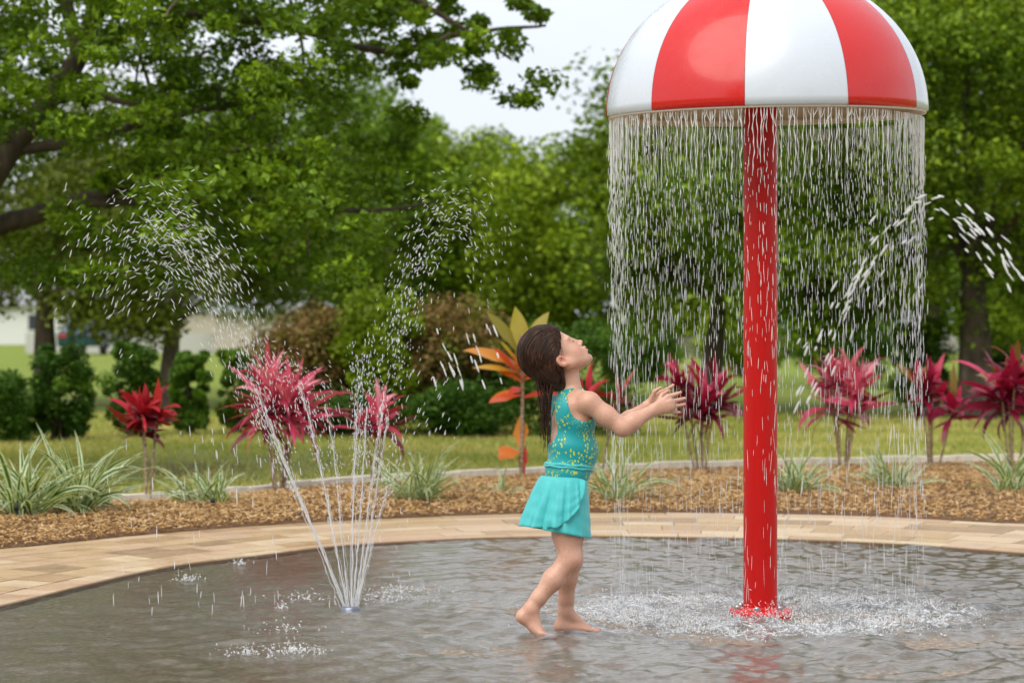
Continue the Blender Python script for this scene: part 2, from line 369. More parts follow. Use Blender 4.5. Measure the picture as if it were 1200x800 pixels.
# pale stone edging, one slab after the other
mk = material('edging_stone', rough=.8); g = N(mk); nz = g.noise(12, 5, g.pos()); g.link(g.ramp(nz, [(.3, (.62, .55, .43)), (.7, (.86, .8, .66))]), g.b.inputs['Base Color']); g.bump(nz, .4, .01)
mb = MB(); d = np.r_[0, np.cumsum(np.linalg.norm(np.diff(edge_c[:, :2], axis=0), axis=1))]; t = 0
while t < d[-1] - .3:
    w = .36; p0 = np.array([np.interp(t, d, edge_c[:, i]) for i in (0, 1)]); p1 = np.array([np.interp(t + w, d, edge_c[:, i]) for i in (0, 1)])
    c = (p0 + p1) / 2; mb.add(*box((c[0], c[1], .035 + .004 * sin(t * 7)), (w - .008, .10, .125), math.atan2(*(p1 - p0)[::-1]))); t += w
tag(mb.build('kerb', mk, smooth=False), kind='structure')
# grass blades on the nearer lawn
nb = 150000; gxx = r3.uniform(-6.5, 7.5, nb); gyy = 15.2 + (34 - 15.2) * r3.uniform(0, 1, nb) ** 1.6
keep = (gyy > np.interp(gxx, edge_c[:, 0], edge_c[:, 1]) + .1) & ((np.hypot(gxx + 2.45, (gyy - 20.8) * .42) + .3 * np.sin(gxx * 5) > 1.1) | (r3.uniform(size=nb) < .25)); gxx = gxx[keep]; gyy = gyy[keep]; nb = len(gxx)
a = r3.uniform(0, 2 * pi, nb); h = r3.uniform(.015, .04, nb); w = r3.uniform(.004, .009, nb); le = r3.normal(0, .02, (nb, 2))
bx_ = np.stack([gxx, gyy, np.full(nb, -.03)], 1); wx = np.stack([np.cos(a) * w, np.sin(a) * w, 0 * a], 1)
V = np.stack([bx_ - wx, bx_ + wx, bx_ + np.stack([le[:, 0], le[:, 1], h + .01], 1)], 1).reshape(-1, 3)
gt = np.clip(.45 + .35 * np.sin(gxx * 1.7 + gyy * .9) * np.cos(gyy * 1.3) + r3.normal(0, .22, nb), 0, 1)
tag(mesh('grass', V, np.arange(3 * nb).reshape(nb, 3), M['grass'], smooth=False, att=gt), 'mown green lawn grass beyond the planting bed', 'grass', kind='stuff')
# ------------------------------------------------------------------ trees and shrubs
def crown_mesh(name, clumps, n_per, size, mat, parent, r, up=.3, flat=.7, tshift=0.):
    C = np.array([c[:3] for c in clumps]); R = np.array([c[3] for c in clumps]); k = len(C)
    idx = r.integers(0, k, n_per * k) if False else np.repeat(np.arange(k), n_per)
    n = len(idx); d = unit(n, r) * (r.uniform(0, 1, n) ** .45)[:, None]; d[:, 2] *= flat
    P = C[idx] + d * R[idx][:, None]
    V, F = leaves(P, size, up, r=r)
    t = np.clip(.46 + tshift + r.normal(0, .2, n) + r.normal(0, .19, k)[idx], 0, 1)
    return mesh(name, V, F, mat, parent, smooth=False, att=t)
def limb(mb, pts, r0, r1, seg=8, r=rng, wob=.03):
    C = catmull(pts, 6); n = len(C); C = C + r.normal(0, wob * r0 * 2, C.shape); mb.add(*tube(C, np.linspace(r0, r1, n), seg))
def make_tree(label, X, Y, H, cw, cb, tr, mat, seed, ncl=60, npl=260, size=.08, lean=0., group=None, name='tree', cd_=None, clr=.16, cat='tree', flare=1.5, tshift=0.):
    """H height, cw crown half width, cb height where the crown starts, tr trunk radius"""
    r = np.random.default_rng(seed); o = empty(name, (X, Y, 0)); tag(o, label, cat, group)
    cz = (H + cb) / 2; ch = (H - cb) / 2; cdp = cd_ or cw; mb = MB(); fork = cb + ch * .35
    tp = [(0, 0, -.05), (lean * .3, .02, fork * .35), (lean * .7, -.02, fork * .7), (lean, 0, fork)]
    C = catmull(tp, 6); mb.add(*tube(C, np.linspace(tr * flare, tr * .8, len(C)) * np.r_[1.15, np.ones(len(C) - 1)], 12))
    cl = []
    for i in range(ncl):
        d = unit(1, r)[0]; q = r.uniform(.25, 1) ** .5
        p = np.array([lean + d[0] * cw * q, d[1] * cdp * q, cz + d[2] * ch * q]); cl.append((*p, r.uniform(.55, 1.35) * clr * (cw + ch)))
    for i in range(9):
        e = cl[r.integers(0, ncl)][:3]; s = C[-1 - r.integers(0, 5)]; mid = (np.array(e) + s) / 2 + np.array([0, 0, .12 * ch])
        limb(mb, [s, mid, e], tr * .45, tr * .1, 7, r)
    mb.build('trunk', M['bark'], o)
    crown_mesh('crown', cl, npl, size, mat, o, r, tshift=tshift); return o
def shrub(label, X, Y, w, h, dp, mat, seed, n=9000, size=.045, name='shrub', group=None, boxy=0., cat='shrub', tshift=0., lump=.3):
    r = np.random.default_rng(seed); o = empty(name, (X, Y, 0)); tag(o, label, cat, group)
    k = 70; cl = []
    for i in range(k):
        d = unit(1, r)[0]
        if boxy: d = np.sign(d) * np.abs(d) ** (1 - boxy * .7); d /= max(abs(d).max(), 1e-6) * (1 if boxy else 1)
        q = r.uniform(.25, 1.1) ** .6 * (1 - lump * .5)
        z = h * .5 + d[2] * h * .5 * q; cl.append((d[0] * w * q * (1 - .18 * (z / h > .7)), d[1] * dp * q, max(z, .08 * h), lump * min(w, h) * r.uniform(.6, 1.7)))
    crown_mesh('foliage', cl, n // k, size, mat, o, r, up=.25, flat=.9, tshift=tshift)
    mb = MB()
    for i in range(7):
        e = cl[r.integers(0, k)][:3]; limb(mb, [(r.normal(0, .04), r.normal(0, .04), -.03), (e[0] * .5, e[1] * .5, e[2] * .55), e], .022, .006, 6, r)
    mb.build('stem', M['bark'], o); return o

# --- the spreading tree on the left, trunk outside the frame, limbs reaching in
r = np.random.default_rng(21); YO = 20.
oak = empty('tree', at(-190, 385 + 3296 / YO, YO)); ox, oy = oak.location.x, oak.location.y
tag(oak, 'big spreading tree at the left whose thick dark limbs reach into the picture', 'tree')
loc = lambda px, py, y=YO: at(px, py, y) - np.array([ox, oy, 0])
mb = MB(); C = catmull([(0, 0, -.1), (.03, .05, .5), (-.03, 0, 1.1), (.05, 0, 1.5)], 6); mb.add(*tube(C, np.linspace(.36, .24, len(C)), 14))
mb.build('trunk', M['bark'], oak)
limbs = [([(-180, 400), (-80, 300), (0, 192), (48, 128), (92, 66), (128, -40), (150, -160)], .12, .05, 0),
         ([(-180, 420), (-70, 300), (0, 264), (58, 247), (112, 230), (190, 205), (270, 215)], .1, .03, .2),
         ([(20, 175), (90, 168), (150, 150), (230, 130), (310, 120)], .045, .015, .1),
         ([(60, 240), (200, 235), (330, 236), (410, 247), (470, 244), (512, 236)], .035, .009, .5),
         ([(90, 66), (200, 20), (330, 30), (450, 60), (545, 40), (640, 30)], .05, .01, .3),
         ([(128, -40), (260, -60), (420, -30), (520, 20), (600, 70)], .05, .01, -.3),
         ([(48, 128), (100, 110), (170, 120), (240, 60)], .035, .01, -.3),
         ([(-180, 380), (-260, 200), (-330, 50), (-400, -100)], .12, .03, .2), ([(92, 66), (60, -60), (0, -200), (-60, -320)], .06, .02, 0),
         ([(150, 150), (175, 110), (165, 60), (185, 10)], .02, .008, 0), ([(165, 60), (160, 100), (172, 140)], .012, .005, -.2),
         ([(340, 0), (355, 60), (352, 110), (330, 160)], .015, .006, 0), ([(255, 100), (262, 180), (290, 230)], .014, .006, .3)]
for pts, r0, r1, dy in limbs:
    mb = MB(); limb(mb, [loc(a, b, YO + dy * (1 if i > 1 else 0)) for i, (a, b) in enumerate(pts)], r0, r1, 10, r); mb.build('limb', M['bark'], oak)
cl = []
def oak_density(x, y):
    if x > 655 or y > 345: return 0
    if x > 430:
        e = max(0, 1 - ((x - 430) / 260) ** 2) * .75; top = 125 if x > 500 else 150
        if y > top: return .0 if x > 530 or y < 205 else (.3 if y < 300 else 0)
        return e * (.95 if y < 60 else .6)
    if x > 330: return .9 if y < 90 else (.5 if y < 150 else (.85 if y < 300 else .25))
    if x > 140: return 1. if y < 290 else max(0, .8 - (y - 290) / 60)
    if x > -20: return .85 if y < 110 else (.45 if y < 190 else .22)
    return .7 if y < 220 else .3
while len(cl) < 1150:
    x, y = r.uniform(-560, 660), r.uniform(-420, 345); 
    if r.uniform() < oak_density(x, y) * (1 if y > -60 else .55):
        Yd = YO + r.normal(0, 1.5) * (1 if x < 430 else .6); p = loc(x, y, Yd); cl.append((*p, r.uniform(.12, .3) * (1 if x < 470 else .6)))
crown_mesh('crown', cl, 125, .062, M['oak'], oak, r, up=.3, flat=.55)
mb = MB(); ca_ = np.array([c[:3] for c in cl])
for i in range(260):
    a_ = ca_[r.integers(0, len(ca_))]; dd = np.linalg.norm(ca_ - a_, axis=1); nb_ = ca_[np.argsort(dd)[r.integers(2, 12)]]
    if np.linalg.norm(nb_ - a_) > .55: continue
    limb(mb, [a_ + r.normal(0, .05, 3), (a_ + nb_) / 2 + r.normal(0, .07, 3), nb_], r.uniform(.006, .013), .003, 5, r)
mtw = material('twig_bark', (.2, .15, .1), .9); mb.build('twigs', mtw, oak)['kind'] = 'stuff'
for (px, X0) in ((0, 0),):
    pass
# --- trees further back
far = 'trees standing beyond the lawn'
make_tree('slim olive green tree above the pale house at far left', -6.5, 38, 4.6, 3.0, .95, .13, M['olive'], 31, 80, 330, .11, group=far, tshift=-.08)
make_tree('olive tree with low crown left of the reddish brown bush', -4.55, 36, 3.4, 2.0, .85, .1, M['olive'], 32, 60, 300, .1, group=far, lean=.1, tshift=-.05)
make_tree('mid green tree behind the falling drops of the left spray', -3.3, 46, 5.4, 2.8, 1.3, .14, M['oak'], 33, 80, 300, .12, group=far)
make_tree('yellow green tree with a rounded top just left of the striped dome', .75, 40, 3.9, 1.75, .7, .11, M['light'], 34, 90, 330, .1, group=far)
make_tree('yellow green bushy tree below the sky gap', -.65, 43, 4.25, 1.8, .6, .1, M['light'], 35, 90, 330, .1, group=far)
make_tree('deep green tree between the sky gap and the left spray', -1.9, 41, 4.2, 1.4, .8, .1, M['oak'], 36, 60, 300, .1, group=far)
make_tree('leafy tree directly behind the water curtain', 2.6, 36, 4.9, 2.1, .95, .11, M['mid'], 37, 90, 320, .1, group=far, lean=.15)
make_tree('dark leaning tree behind the red pole', 3.95, 33, 4.6, 1.6, .85, .1, M['oak'], 38, 70, 320, .09, group=far, lean=-.35)
make_tree('tall tree with thick dark trunk right of the water curtain', 5.45, 32, 5.6, 2.4, .95, .16, M['mid'], 39, 150, 420, .085, lean=-.05, clr=.13)
make_tree('pale green tree filling the right edge behind the thick trunk', 9.2, 40, 6.6, 3.2, 1.3, .17, M['light'], 40, 110, 350, .12, group=far)
make_tree('tall broad tree whose top shows above the dome at right', 7.6, 50, 7.5, 3.6, 1.6, .2, M['oak'], 41, 100, 330, .14, group=far)
make_tree('small pointed tree in the sky gap left of centre', -1.35, 47, 4.75, .7, 1.2, .08, M['oak'], 43, 30, 200, .1, group=far)
for i, (x_, y_, h_) in enumerate(((-7., -9., 8.5), (.5, -12., 9.5), (8., -8., 8.))):
    make_tree(('tall leafy tree behind the photographer at left', 'tall leafy tree straight behind the photographer', 'tall leafy tree behind the photographer at right')[i], x_, y_, h_, 3.8, 1.6, .2, M['oak'], 44 + i, 60, 160, .2, group='trees behind the photographer')
# wooded horizon
r = np.random.default_rng(50); cl = []
for i in range(900):
    x = r.uniform(-85, 85); hh = 7.6 + 1.6 * sin(x * .17) + 1.2 * sin(x * .53 + 1); z = r.uniform(.05, 1) ** .7 * hh; cl.append((x, 215 + r.uniform(-8, 8), z, r.uniform(1.2, 2.4)))
o = crown_mesh('woodland', cl, 80, .8, M['oak'], None, r, flat=.8); tag(o, 'distant band of woodland closing the horizon', 'woodland', kind='stuff')
# --- shrubs at the back of the lawn
sg = 'rounded shrubs at the back of the lawn'
def px_shrub(label, x0, x1, ytop, ybase, mat, seed, group=sg, **k):
    Y = FPX * HC / (ybase - HOR); X = ((x0 + x1) / 2 - 600) / FPX * Y; w = (x1 - x0) / 2 / FPX * Y; h = (ybase - ytop) / FPX * Y
    return shrub(label, X, Y, w, h, w * .9, mat, seed, group=group, **k)
px_shrub('dark rounded shrub cut off by the left edge', -45, 37, 442, 514, M['hedge'], 61, boxy=.55)
px_shrub('dark upright shrub below the slim olive tree', 38, 106, 402, 512, M['hedge'], 62, n=13000, boxy=.3)
px_shrub('dark rounded shrub right of the parked car', 124, 184, 398, 508, M['hedge'], 63, n=12000, boxy=.3, tshift=.05)
px_shrub('paler rounded shrub left of the pink leaved plant', 201, 244, 410, 505, M['hedge'], 64, boxy=.3, tshift=.25, n=11000)
px_shrub('light green shrub behind the left edge of the pink leaved plant', 254, 298, 408, 504, M['hedge'], 65, boxy=.3, tshift=.3, n=11000)
px_shrub('large reddish brown bush behind the fan of water', 290, 452, 348, 503, M['brownbush'], 66, group=None, n=24000, size=.055, tshift=-.05)
px_shrub('yellow green bush with brown leaves behind the water jets', 375, 520, 332, 504, M['light'], 67, group=None, n=20000, size=.055, tshift=-.02)
px_shrub('brown leaved bush between the jets and the girl', 455, 622, 348, 503, M['brownbush'], 68, group=None, n=25000, size=.055)
px_shrub('low dark shrub beneath the reddish brown bush', 330, 470, 462, 507, M['hedge'], 69, n=12000, tshift=-.1)
px_shrub('low dark shrub beneath the brown leaved bush', 470, 612, 452, 508, M['hedge'], 70, n=14000, tshift=-.1)
px_shrub('dark green shrub behind the head of the girl', 595, 750, 378, 506, M['hedge'], 71, boxy=.55, n=18000, tshift=-.03)
px_shrub('dark shrub at the foot of the thick trunk', 1045, 1115, 375, 487, M['hedge'], 72, boxy=.55, n=12000, tshift=-.08)
px_shrub('clipped hedge block at the right edge', 1128, 1290, 404, 484, M['hedge'], 73, n=26000, boxy=.8, name='hedge', cat='hedge', group=None, tshift=.12)
px_shrub('dark wide shrub at the left of the curtain behind the lawn', 700, 800, 372, 446, M['hedge'], 76, n=12000, size=.09)
px_shrub('light green loose shrub behind the red pole', 815, 925, 360, 440, M['light'], 77, n=12000, size=.09)
px_shrub('dark shrub behind the pink plant right of the pole', 935, 1045, 366, 452, M['hedge'], 78, n=13000, size=.08)
px_shrub('light green shrub between the trunk and the clipped hedge', 1118, 1215, 340, 418, M['light'], 79, n=12000, size=.16)
px_shrub('small shrub behind the curtain left of the pole', 770, 868, 352, 410, M['light'], 74, n=9000, size=.2)
px_shrub('dark shrub row behind the curtain right of the pole', 905, 1050, 365, 418, M['hedge'], 75, n=9000, size=.2)
# --- far houses, low wall and car
mwh = material('white_wall', (.72, .72, .7), .8); mrf = material('grey_roof', (.3, .31, .32), .85); mdk = material('dark_window', (.03, .04, .05), .1)
mtn = material('tan_wall', (.5, .44, .36), .8)
def house(label, X, Y, w, d, h, rh, wm, seed):
    o = empty('house', (X, Y, 0)); tag(o, label, 'house', 'houses beyond the lawn')
    mb = MB(); mb.add(*box((0, 0, h / 2 - .1), (w, d, h + .2))); mb.build('wall', wm, o, False)
    V = [(-w / 2 - .5, -d / 2 - .5, h), (w / 2 + .5, -d / 2 - .5, h), (w / 2 + .5, d / 2 + .5, h), (-w / 2 - .5, d / 2 + .5, h), (-w / 2 + 1.5, 0, h + rh), (w / 2 - 1.5, 0, h + rh),
         (-w / 2 - .5, -d / 2 - .5, h - .2), (w / 2 + .5, -d / 2 - .5, h - .2), (w / 2 + .5, d / 2 + .5, h - .2), (-w / 2 - .5, d / 2 + .5, h - .2)]
    mesh('roof', V, [(0, 1, 5, 4), (1, 2, 5), (2, 3, 4, 5), (3, 0, 4), (6, 7, 1, 0), (7, 8, 2, 1), (8, 9, 3, 2), (9, 6, 0, 3), (9, 8, 7, 6)], mrf, o, False)
    n = max(2, int(w / 3.5)) if seed == 1 else 0
    for i in range(n):
        x = -w / 2 + (i + .5) * w / n
        mb = MB(); mb.add(*box((x, -d / 2 - .03, 1.45), (1.3, .08, 1.2))); f = mb.build('window_frame', mwh, o, False)
        mb = MB(); mb.add(*box((x, -d / 2 - .075, 1.45), (1.1, .02, 1.0))); mb.build('pane', mdk, f, False)
house('white walled house at far left with a low grey roof', -31.5, 185, 12.5, 8, 2.7, 1.3, mwh, 1)
house('pale tan house behind the left spray of drops', -19.6, 186, 10, 8, 2.5, 1.4, mtn, 2)
house('house with a grey roof just above the reddish brown bush', -10.5, 120, 4.4, 6, 1.9, 1.2, mtn, 3)
mb = MB(); mb.add(*box((-15.5, 118, .35), (11, .3, .95))); o = mb.build('garden_wall', material('render_wall', (.5, .49, .46), .85), None, False); tag(o, 'low pale wall across the far lawn behind the left shrubs', 'wall')
mb = MB(); mb.add(*box((9.5, 100, .3), (9, .25, .9))); o = mb.build('garden_wall', material('brick_wall_grey', (.13, .115, .1), .85), None, False); tag(o, 'low grey brown wall seen through the water curtain', 'wall')
mb = MB(); mb.add(*box((24., 120, .3), (14, .25, .9))); o = mb.build('garden_wall', material('stone_wall_grey', (.4, .38, .36), .85), None, False); tag(o, 'low grey wall beyond the clipped hedge at right', 'wall')
def car(label, X, Y, rz, col):
    o = empty('parked_car', (X, Y, -.03), rz); tag(o, label, 'car')
    mp_ = material('car_paint', col, .25, Coat_Weight=.6); prof = [(-2.2, .45), (-2.25, .8), (-2.1, .95), (-1.2, 1.05), (-.75, 1.42), (.9, 1.45), (1.5, 1.05), (2.1, .95), (2.25, .75), (2.2, .35), (-2.15, .35)]
    def ext(pr, hw, tl=0): 
        n = len(pr); V = [(x, -hw + tl * (z > 1.1), z) for x, z in pr] + [(x, hw - tl * (z > 1.1), z) for x, z in pr]
        return V, [tuple(range(n))[::-1], tuple(range(n, 2 * n))] + [(i, (i + 1) % n, n + (i + 1) % n, n + i) for i in range(n)]
    mb = MB(); mb.add(*ext(prof, .88, .12)); b = mb.build('body', mp_, o, False)
    gl_ = [(-1.1, 1.08), (-.7, 1.38), (.85, 1.4), (1.35, 1.08)]
    mb = MB(); mb.add(*ext(gl_, .885, .11)); mb.build('side_window', mdk, o, False)
    for x, z0, z1, x1 in ((-1.22, 1.09, 1.37, -.82), (1.46, 1.09, 1.37, 1.03)):
        mesh('windscreen', [(x, -.7, z0), (x, .7, z0), (x1, .62, z1), (x1, -.62, z1)], [(0, 1, 2, 3)], mdk, o, False)
    for x in (-1.35, 1.4):
        for y in (-.8, .8):
            V, F = lathe([(.02, -.1), (.3, -.1), (.33, -.06), (.33, .06), (.3, .1), (.02, .1)], 20); V = V[:, [0, 2, 1]]; V += (x, y, .33)
            w_ = mesh('tyre', V, F, material('rubber', (.02, .02, .02), .8), o)
    for y in (-.65, .65):
        mb = MB(); mb.add(*box((-2.245, y, .78), (.04, .3, .14))); mb.build('tail_light', material('lamp_red', (.4, .02, .02), .2), o, False)
car('dark blue green car parked between the two dark shrubs at left', -17.2, 112, radians(84), (.01, .05, .07))

# ------------------------------------------------------------------ bed plants
def blade(mb, p, az, el, ln, w, droop, n=7, fold=.18, t=0., roll=0.):
    """arching leaf made of a folded strip"""
    d = np.array([cos(az) * cos(el), sin(az) * cos(el), sin(el)]); P = [np.array(p, float)]; e = el
    side = np.array([-sin(az), cos(az), 0.])
    for i in range(n):
        e -= droop / n * (.5 + i / n); P.append(P[-1] + ln / n * np.array([cos(az) * cos(e), sin(az) * cos(e), sin(e)]))
    V = []; W = []
    for i, q in enumerate(P):
        s = i / n; ww = w * (.35 + 1.1 * s if s < .35 else max(.02, 1.0 * (1 - ((s - .35) / .65) ** 2.2) + .0)) * .5
        T = P[min(i + 1, n)] - P[max(i - 1, 0)]; T /= np.linalg.norm(T); up = np.cross(side, T) * -1; ro = roll * (.4 + .6 * s); sd = side * cos(ro) + up * sin(ro); un = up * cos(ro) - side * sin(ro)
        V += [q - sd * ww - un * ww * fold, q, q + sd * ww - un * ww * fold]; W += [1., 0., 1.]
    F = []
    for i in range(n): a = i * 3; F += [(a, a + 1, a + 4, a + 3), (a + 1, a + 2, a + 5, a + 4)]
    mb.add(V, F, t); mb.w = getattr(mb, 'w', []) + W
def leafmat(name, stops, rough=.3, trans=.25):
    m = foliage(name, stops, trans, rough, .4); return m
M['red'] = leafmat('red_leaves', [(0, (.07, .008, .012)), (.35, (.3, .012, .02)), (.7, (.62, .02, .04)), (.9, (.5, .1, .04)), (1, (.35, .25, .05))])
M['pink'] = leafmat('pink_leaves', [(0, (.14, .014, .035)), (.3, (.55, .05, .12)), (.6, (.8, .14, .24)), (1, (.9, .42, .46))])
M['magenta'] = leafmat('magenta_leaves', [(0, (.05, .008, .02)), (.4, (.25, .01, .05)), (.75, (.55, .02, .09)), (.92, (.68, .08, .17)), (1, (.2, .2, .04))])
for k in ('red', 'pink', 'magenta'):                 # these keep their own hue
    for n_ in M[k].node_tree.nodes:
        if n_.type == 'MIX' and n_.blend_type == 'MIX': n_.inputs[7].default_value = (.3, .02, .03, 1)
        if n_.type == 'MIX' and n_.blend_type == 'MULTIPLY': n_.inputs[7].default_value = (1.2, .9, .8, 1)
M['stalk'] = material('plant_stem', (.3, .2, .12), .7); g = N(M['stalk']); g.link(g.ramp(g.noise(30, 3, g.scale(g.pos(), (1, 1, 2))), [(.35, (.16, .1, .06)), (.7, (.45, .33, .2))]), g.b.inputs['Base Color'])
cg = 'red and pink leaved plants in the mulch bed'
def cordyline(label, px, base, top, wpx, mat, seed, heads=3, nl=26, ww=.036, group=cg, dense=1., tl=None):
    r = np.random.default_rng(seed); p = gnd(px, base); S = (base - HOR) / HC
    o = empty('cordyline', (p[0], p[1], .04)); tag(o, label, 'plant', group)
    H = (base - top) / S; W = wpx / S / 2
    hd = []
    for i in range(heads):
        a = 2 * pi * i / heads + r.uniform(-.4, .4); q = W * r.uniform(.15, .5); hz = H * r.uniform(.5, .76)
        e = np.array([q * cos(a), q * sin(a) * .7, hz]); hd.append(e)
        mb = MB(); mb.add(*tube(catmull([(e[0] * .2, e[1] * .2, -.04), (e[0] * .55 + r.normal(0, .01), e[1] * .5, hz * .5), e], 5), np.linspace(.009, .006, 11), 7)); mb.build('stem', M['stalk'], o)
    mb = MB()
    for e in hd:
        L_ = min(H - e[2], W * .95) * 1.08
        for j in range(nl):
            s = j / nl; el = radians(82 - 80 * (1 - s) + r.normal(0, 20)); az = j * 2.4 + r.normal(0, .5)
            z = e[2] - (1 - s) * H * .1
            t = np.clip((tl or .12) + .6 * s ** 1.3 + r.normal(0, .2), 0, 1)
            blade(mb, (e[0], e[1], z), az, el, L_ * r.uniform(.5, 1.15) * (1 - .15 * (1 - s)), ww * r.uniform(.75, 1.2), radians(r.uniform(0, 105)), t=t, roll=r.normal(0, .8))
    w = mb.w; ob = mb.build('foliage', mat, o, True); return o
cordyline('red leaved plant on thin pale stems, leftmost of the coloured plants', 172, 598, 450, 108, M['red'], 81, 3, 24, .052)
cordyline('big pink leaved plant behind the left streams of the fountain', 325, 588, 410, 140, M['pink'], 82, 6, 38, .034)
cordyline('sparse pink and red plant behind the right streams of the fountain', 442, 582, 456, 100, M['pink'], 83, 4, 18, .038, tl=.1)
cordyline('low red plant whose leaves show between the girl and her forearm', 698, 568, 432, 120, M['red'], 84, 3, 17, .034)
cordyline('dark red and magenta plant just left of the red pole', 822, 563, 418, 126, M['magenta'], 85, 5, 28, .046)
cordyline('pink plant with upright leaves just right of the red pole', 988, 558, 408, 126, M['pink'], 86, 5, 30, .046)
cordyline('magenta plant with a few yellow green leaves right of the water curtain', 1092, 558, 422, 118, M['magenta'], 87, 4, 18, .062, tl=.3)
cordyline('tall crimson plant cut off by the right edge', 1186, 560, 402, 138, M['magenta'], 88, 4, 24, .062, tl=.3)
# croton like plant behind the girl: green and orange paddles over red ones
M['paddle'] = leafmat('paddle_leaves', [(0, (.1, .2, .02)), (.3, (.3, .36, .03)), (.55, (.5, .42, .03)), (.8, (.7, .22, .03)), (1, (.6, .06, .03))], .3, .35)
p = gnd(610, 575); o = empty('canna', (p[0], p[1], .04)); tag(o, 'tall plant with broad green and orange leaves behind the girl', 'plant'); Sx = (575 - HOR) / HC
L2 = lambda px, py: ((px - 610) / Sx, 0, (575 - py) / Sx)
mb = MB(); mb.add(*tube(catmull([L2(610, 580), L2(612, 500), L2(612, 440), L2(610, 400)], 5), np.linspace(.014, .008, 16), 7)); mb.build('stem', M['stalk'], o)
mb = MB()
for (x, y, az, el, ln, w, dr, t) in ((612, 425, 175, 62, .33, .075, 25, .1), (612, 425, 120, 80, .3, .1, 10, .32), (613, 425, 15, 68, .3, .09, 20, .28), (612, 440, 170, 35, .36, .07, 40, .72),
                                     (612, 440, 250, 40, .25, .07, 30, .78), (612, 450, 200, 55, .25, .06, 25, .95), (612, 450, -30, 60, .24, .06, 30, .95), (612, 455, -60, 30, .22, .05, 40, 1.), (612, 470, 20, 20, .24, .05, 40, 1.),
                                     (612, 470, 190, 0, .2, .05, 30, .95), (612, 528, 100, 70, .17, .09, -10, .72), (610, 535, 215, 20, .16, .09, 90, .8), (611, 560, 60, 75, .16, .05, 10, .97), (612, 530, 80, -60, .2, .05, 10, 1.), (612, 430, 60, 50, .3, .08, 30, .15), (611, 436, 150, 30, .24, .045, 45, .85), (611, 446, 185, 22, .28, .04, 35, .62), (612, 455, 160, 40, .2, .04, 40, .9), (612, 448, 15, 35, .2, .045, 40, .7), (612, 462, 240, 10, .17, .04, 50, 1.), (611, 440, 215, 60, .22, .05, 30, .45), (612, 465, 165, 5, .2, .035, 50, .8)):
    blade(mb, np.array(L2(x, y)) + rng.normal(0, .006, 3), radians(az), radians(el), ln * 1.12, w * 1.35, radians(dr), 9, t=t, roll=radians(62) * (1 if cos(radians(az)) > 0 else -1))
mb.build('foliage', M['paddle'], o)
# striped grasses: pale edges, green middle
mv = foliage('striped_blades', [(0, (.3, .4, .2)), (1, (.6, .62, .45))], .3); g = N(mv); gb = mv.node_tree.nodes['Principled BSDF']
cw_ = g.ramp(g.attr('w'), [(.38, (.07, .17, .05)), (.6, (.72, .74, .5))]); g.link(cw_, gb.inputs['Base Color'])
for n_ in list(mv.node_tree.nodes):
    if n_.type == 'MIX' and n_.blend_type == 'MULTIPLY': g.link(cw_, n_.inputs[6])
def stripe_grass(label, px, base, top, wpx, seed, nl=60, w=.017):
    r = np.random.default_rng(seed); p = gnd(px, base); S = (base - HOR) / HC; H = (base - top) / S; W = wpx / 2 / S; mb = MB()
    for j in range(nl):
        el = radians(r.uniform(35, 88)); az = r.uniform(0, 2 * pi); ln = np.hypot(H, W * .6) * r.uniform(.6, 1.15); f = r.uniform(.5, 1.)
        blade(mb, (r.normal(0, W * .16), r.normal(0, W * .16), 0), az, el, ln, w * r.uniform(.6, 1.1), radians(r.uniform(30, 135)) * f, 9, t=r.uniform(0, 1), fold=.3, roll=r.normal(0, .8))
    o = mesh('variegated_grass', np.concatenate(mb.V), mb.F, mv, None, att=mb.t, vatt={'w': mb.w}, loc=(p[0], p[1], .045)); return tag(o, label, 'plant', 'striped grasses along the mulch bed')
stripe_grass('large clump of striped grass cut off by the left edge', 28, 622, 512, 130, 91, 95, .034)
stripe_grass('tall clump of striped grass left of the red leaved plant', 92, 617, 515, 120, 92, 80, .034)
stripe_grass('low clump of striped grass right of the red leaved plant', 245, 607, 552, 130, 93, 70, .026)
stripe_grass('thick clump of striped grass right of the fountain fan', 492, 600, 530, 130, 94, 110, .02)
stripe_grass('tall thin clump of striped grass in front of the girl', 722, 598, 515, 90, 95, 60, .02)
stripe_grass('clump of striped grass beside the red pole', 932, 590, 528, 110, 96, 70, .022)
stripe_grass('clump of striped grass below the pink plant right of the pole', 1048, 586, 535, 110, 97, 75, .022)
stripe_grass('clump of striped grass at the right edge', 1188, 590, 512, 110, 98, 60, .028)
stripe_grass('small faint clump of striped grass left of the girl', 585, 592, 555, 60, 99, 22, .012)
mst = material('stake_plastic', (.012, .015, .014), .4)
for (x, y0, y1, lb) in ((19, 627, 597, 'small black path light stake by the left edge grass'), (249, 611, 590, 'small black path light stake beside the low striped grass')):
    p = gnd(x, y0); S = (y0 - HOR) / HC; h = (y0 - y1) / S; o = empty('path_light', (p[0], p[1] , .03)); tag(o, lb, 'garden light', 'path lights in the bed')
    V, F = lathe([(.001, -.05), (.006, 0), (.006, h * .7), (.005, h * .7)], 10); mesh('stake', V, F, mst, o)
    V, F = lathe([(.004, h * .7), (.012, h * .74), (.014, h * .95), (.006, h)], 12); mesh('lamp_head', V, F, mst, o)
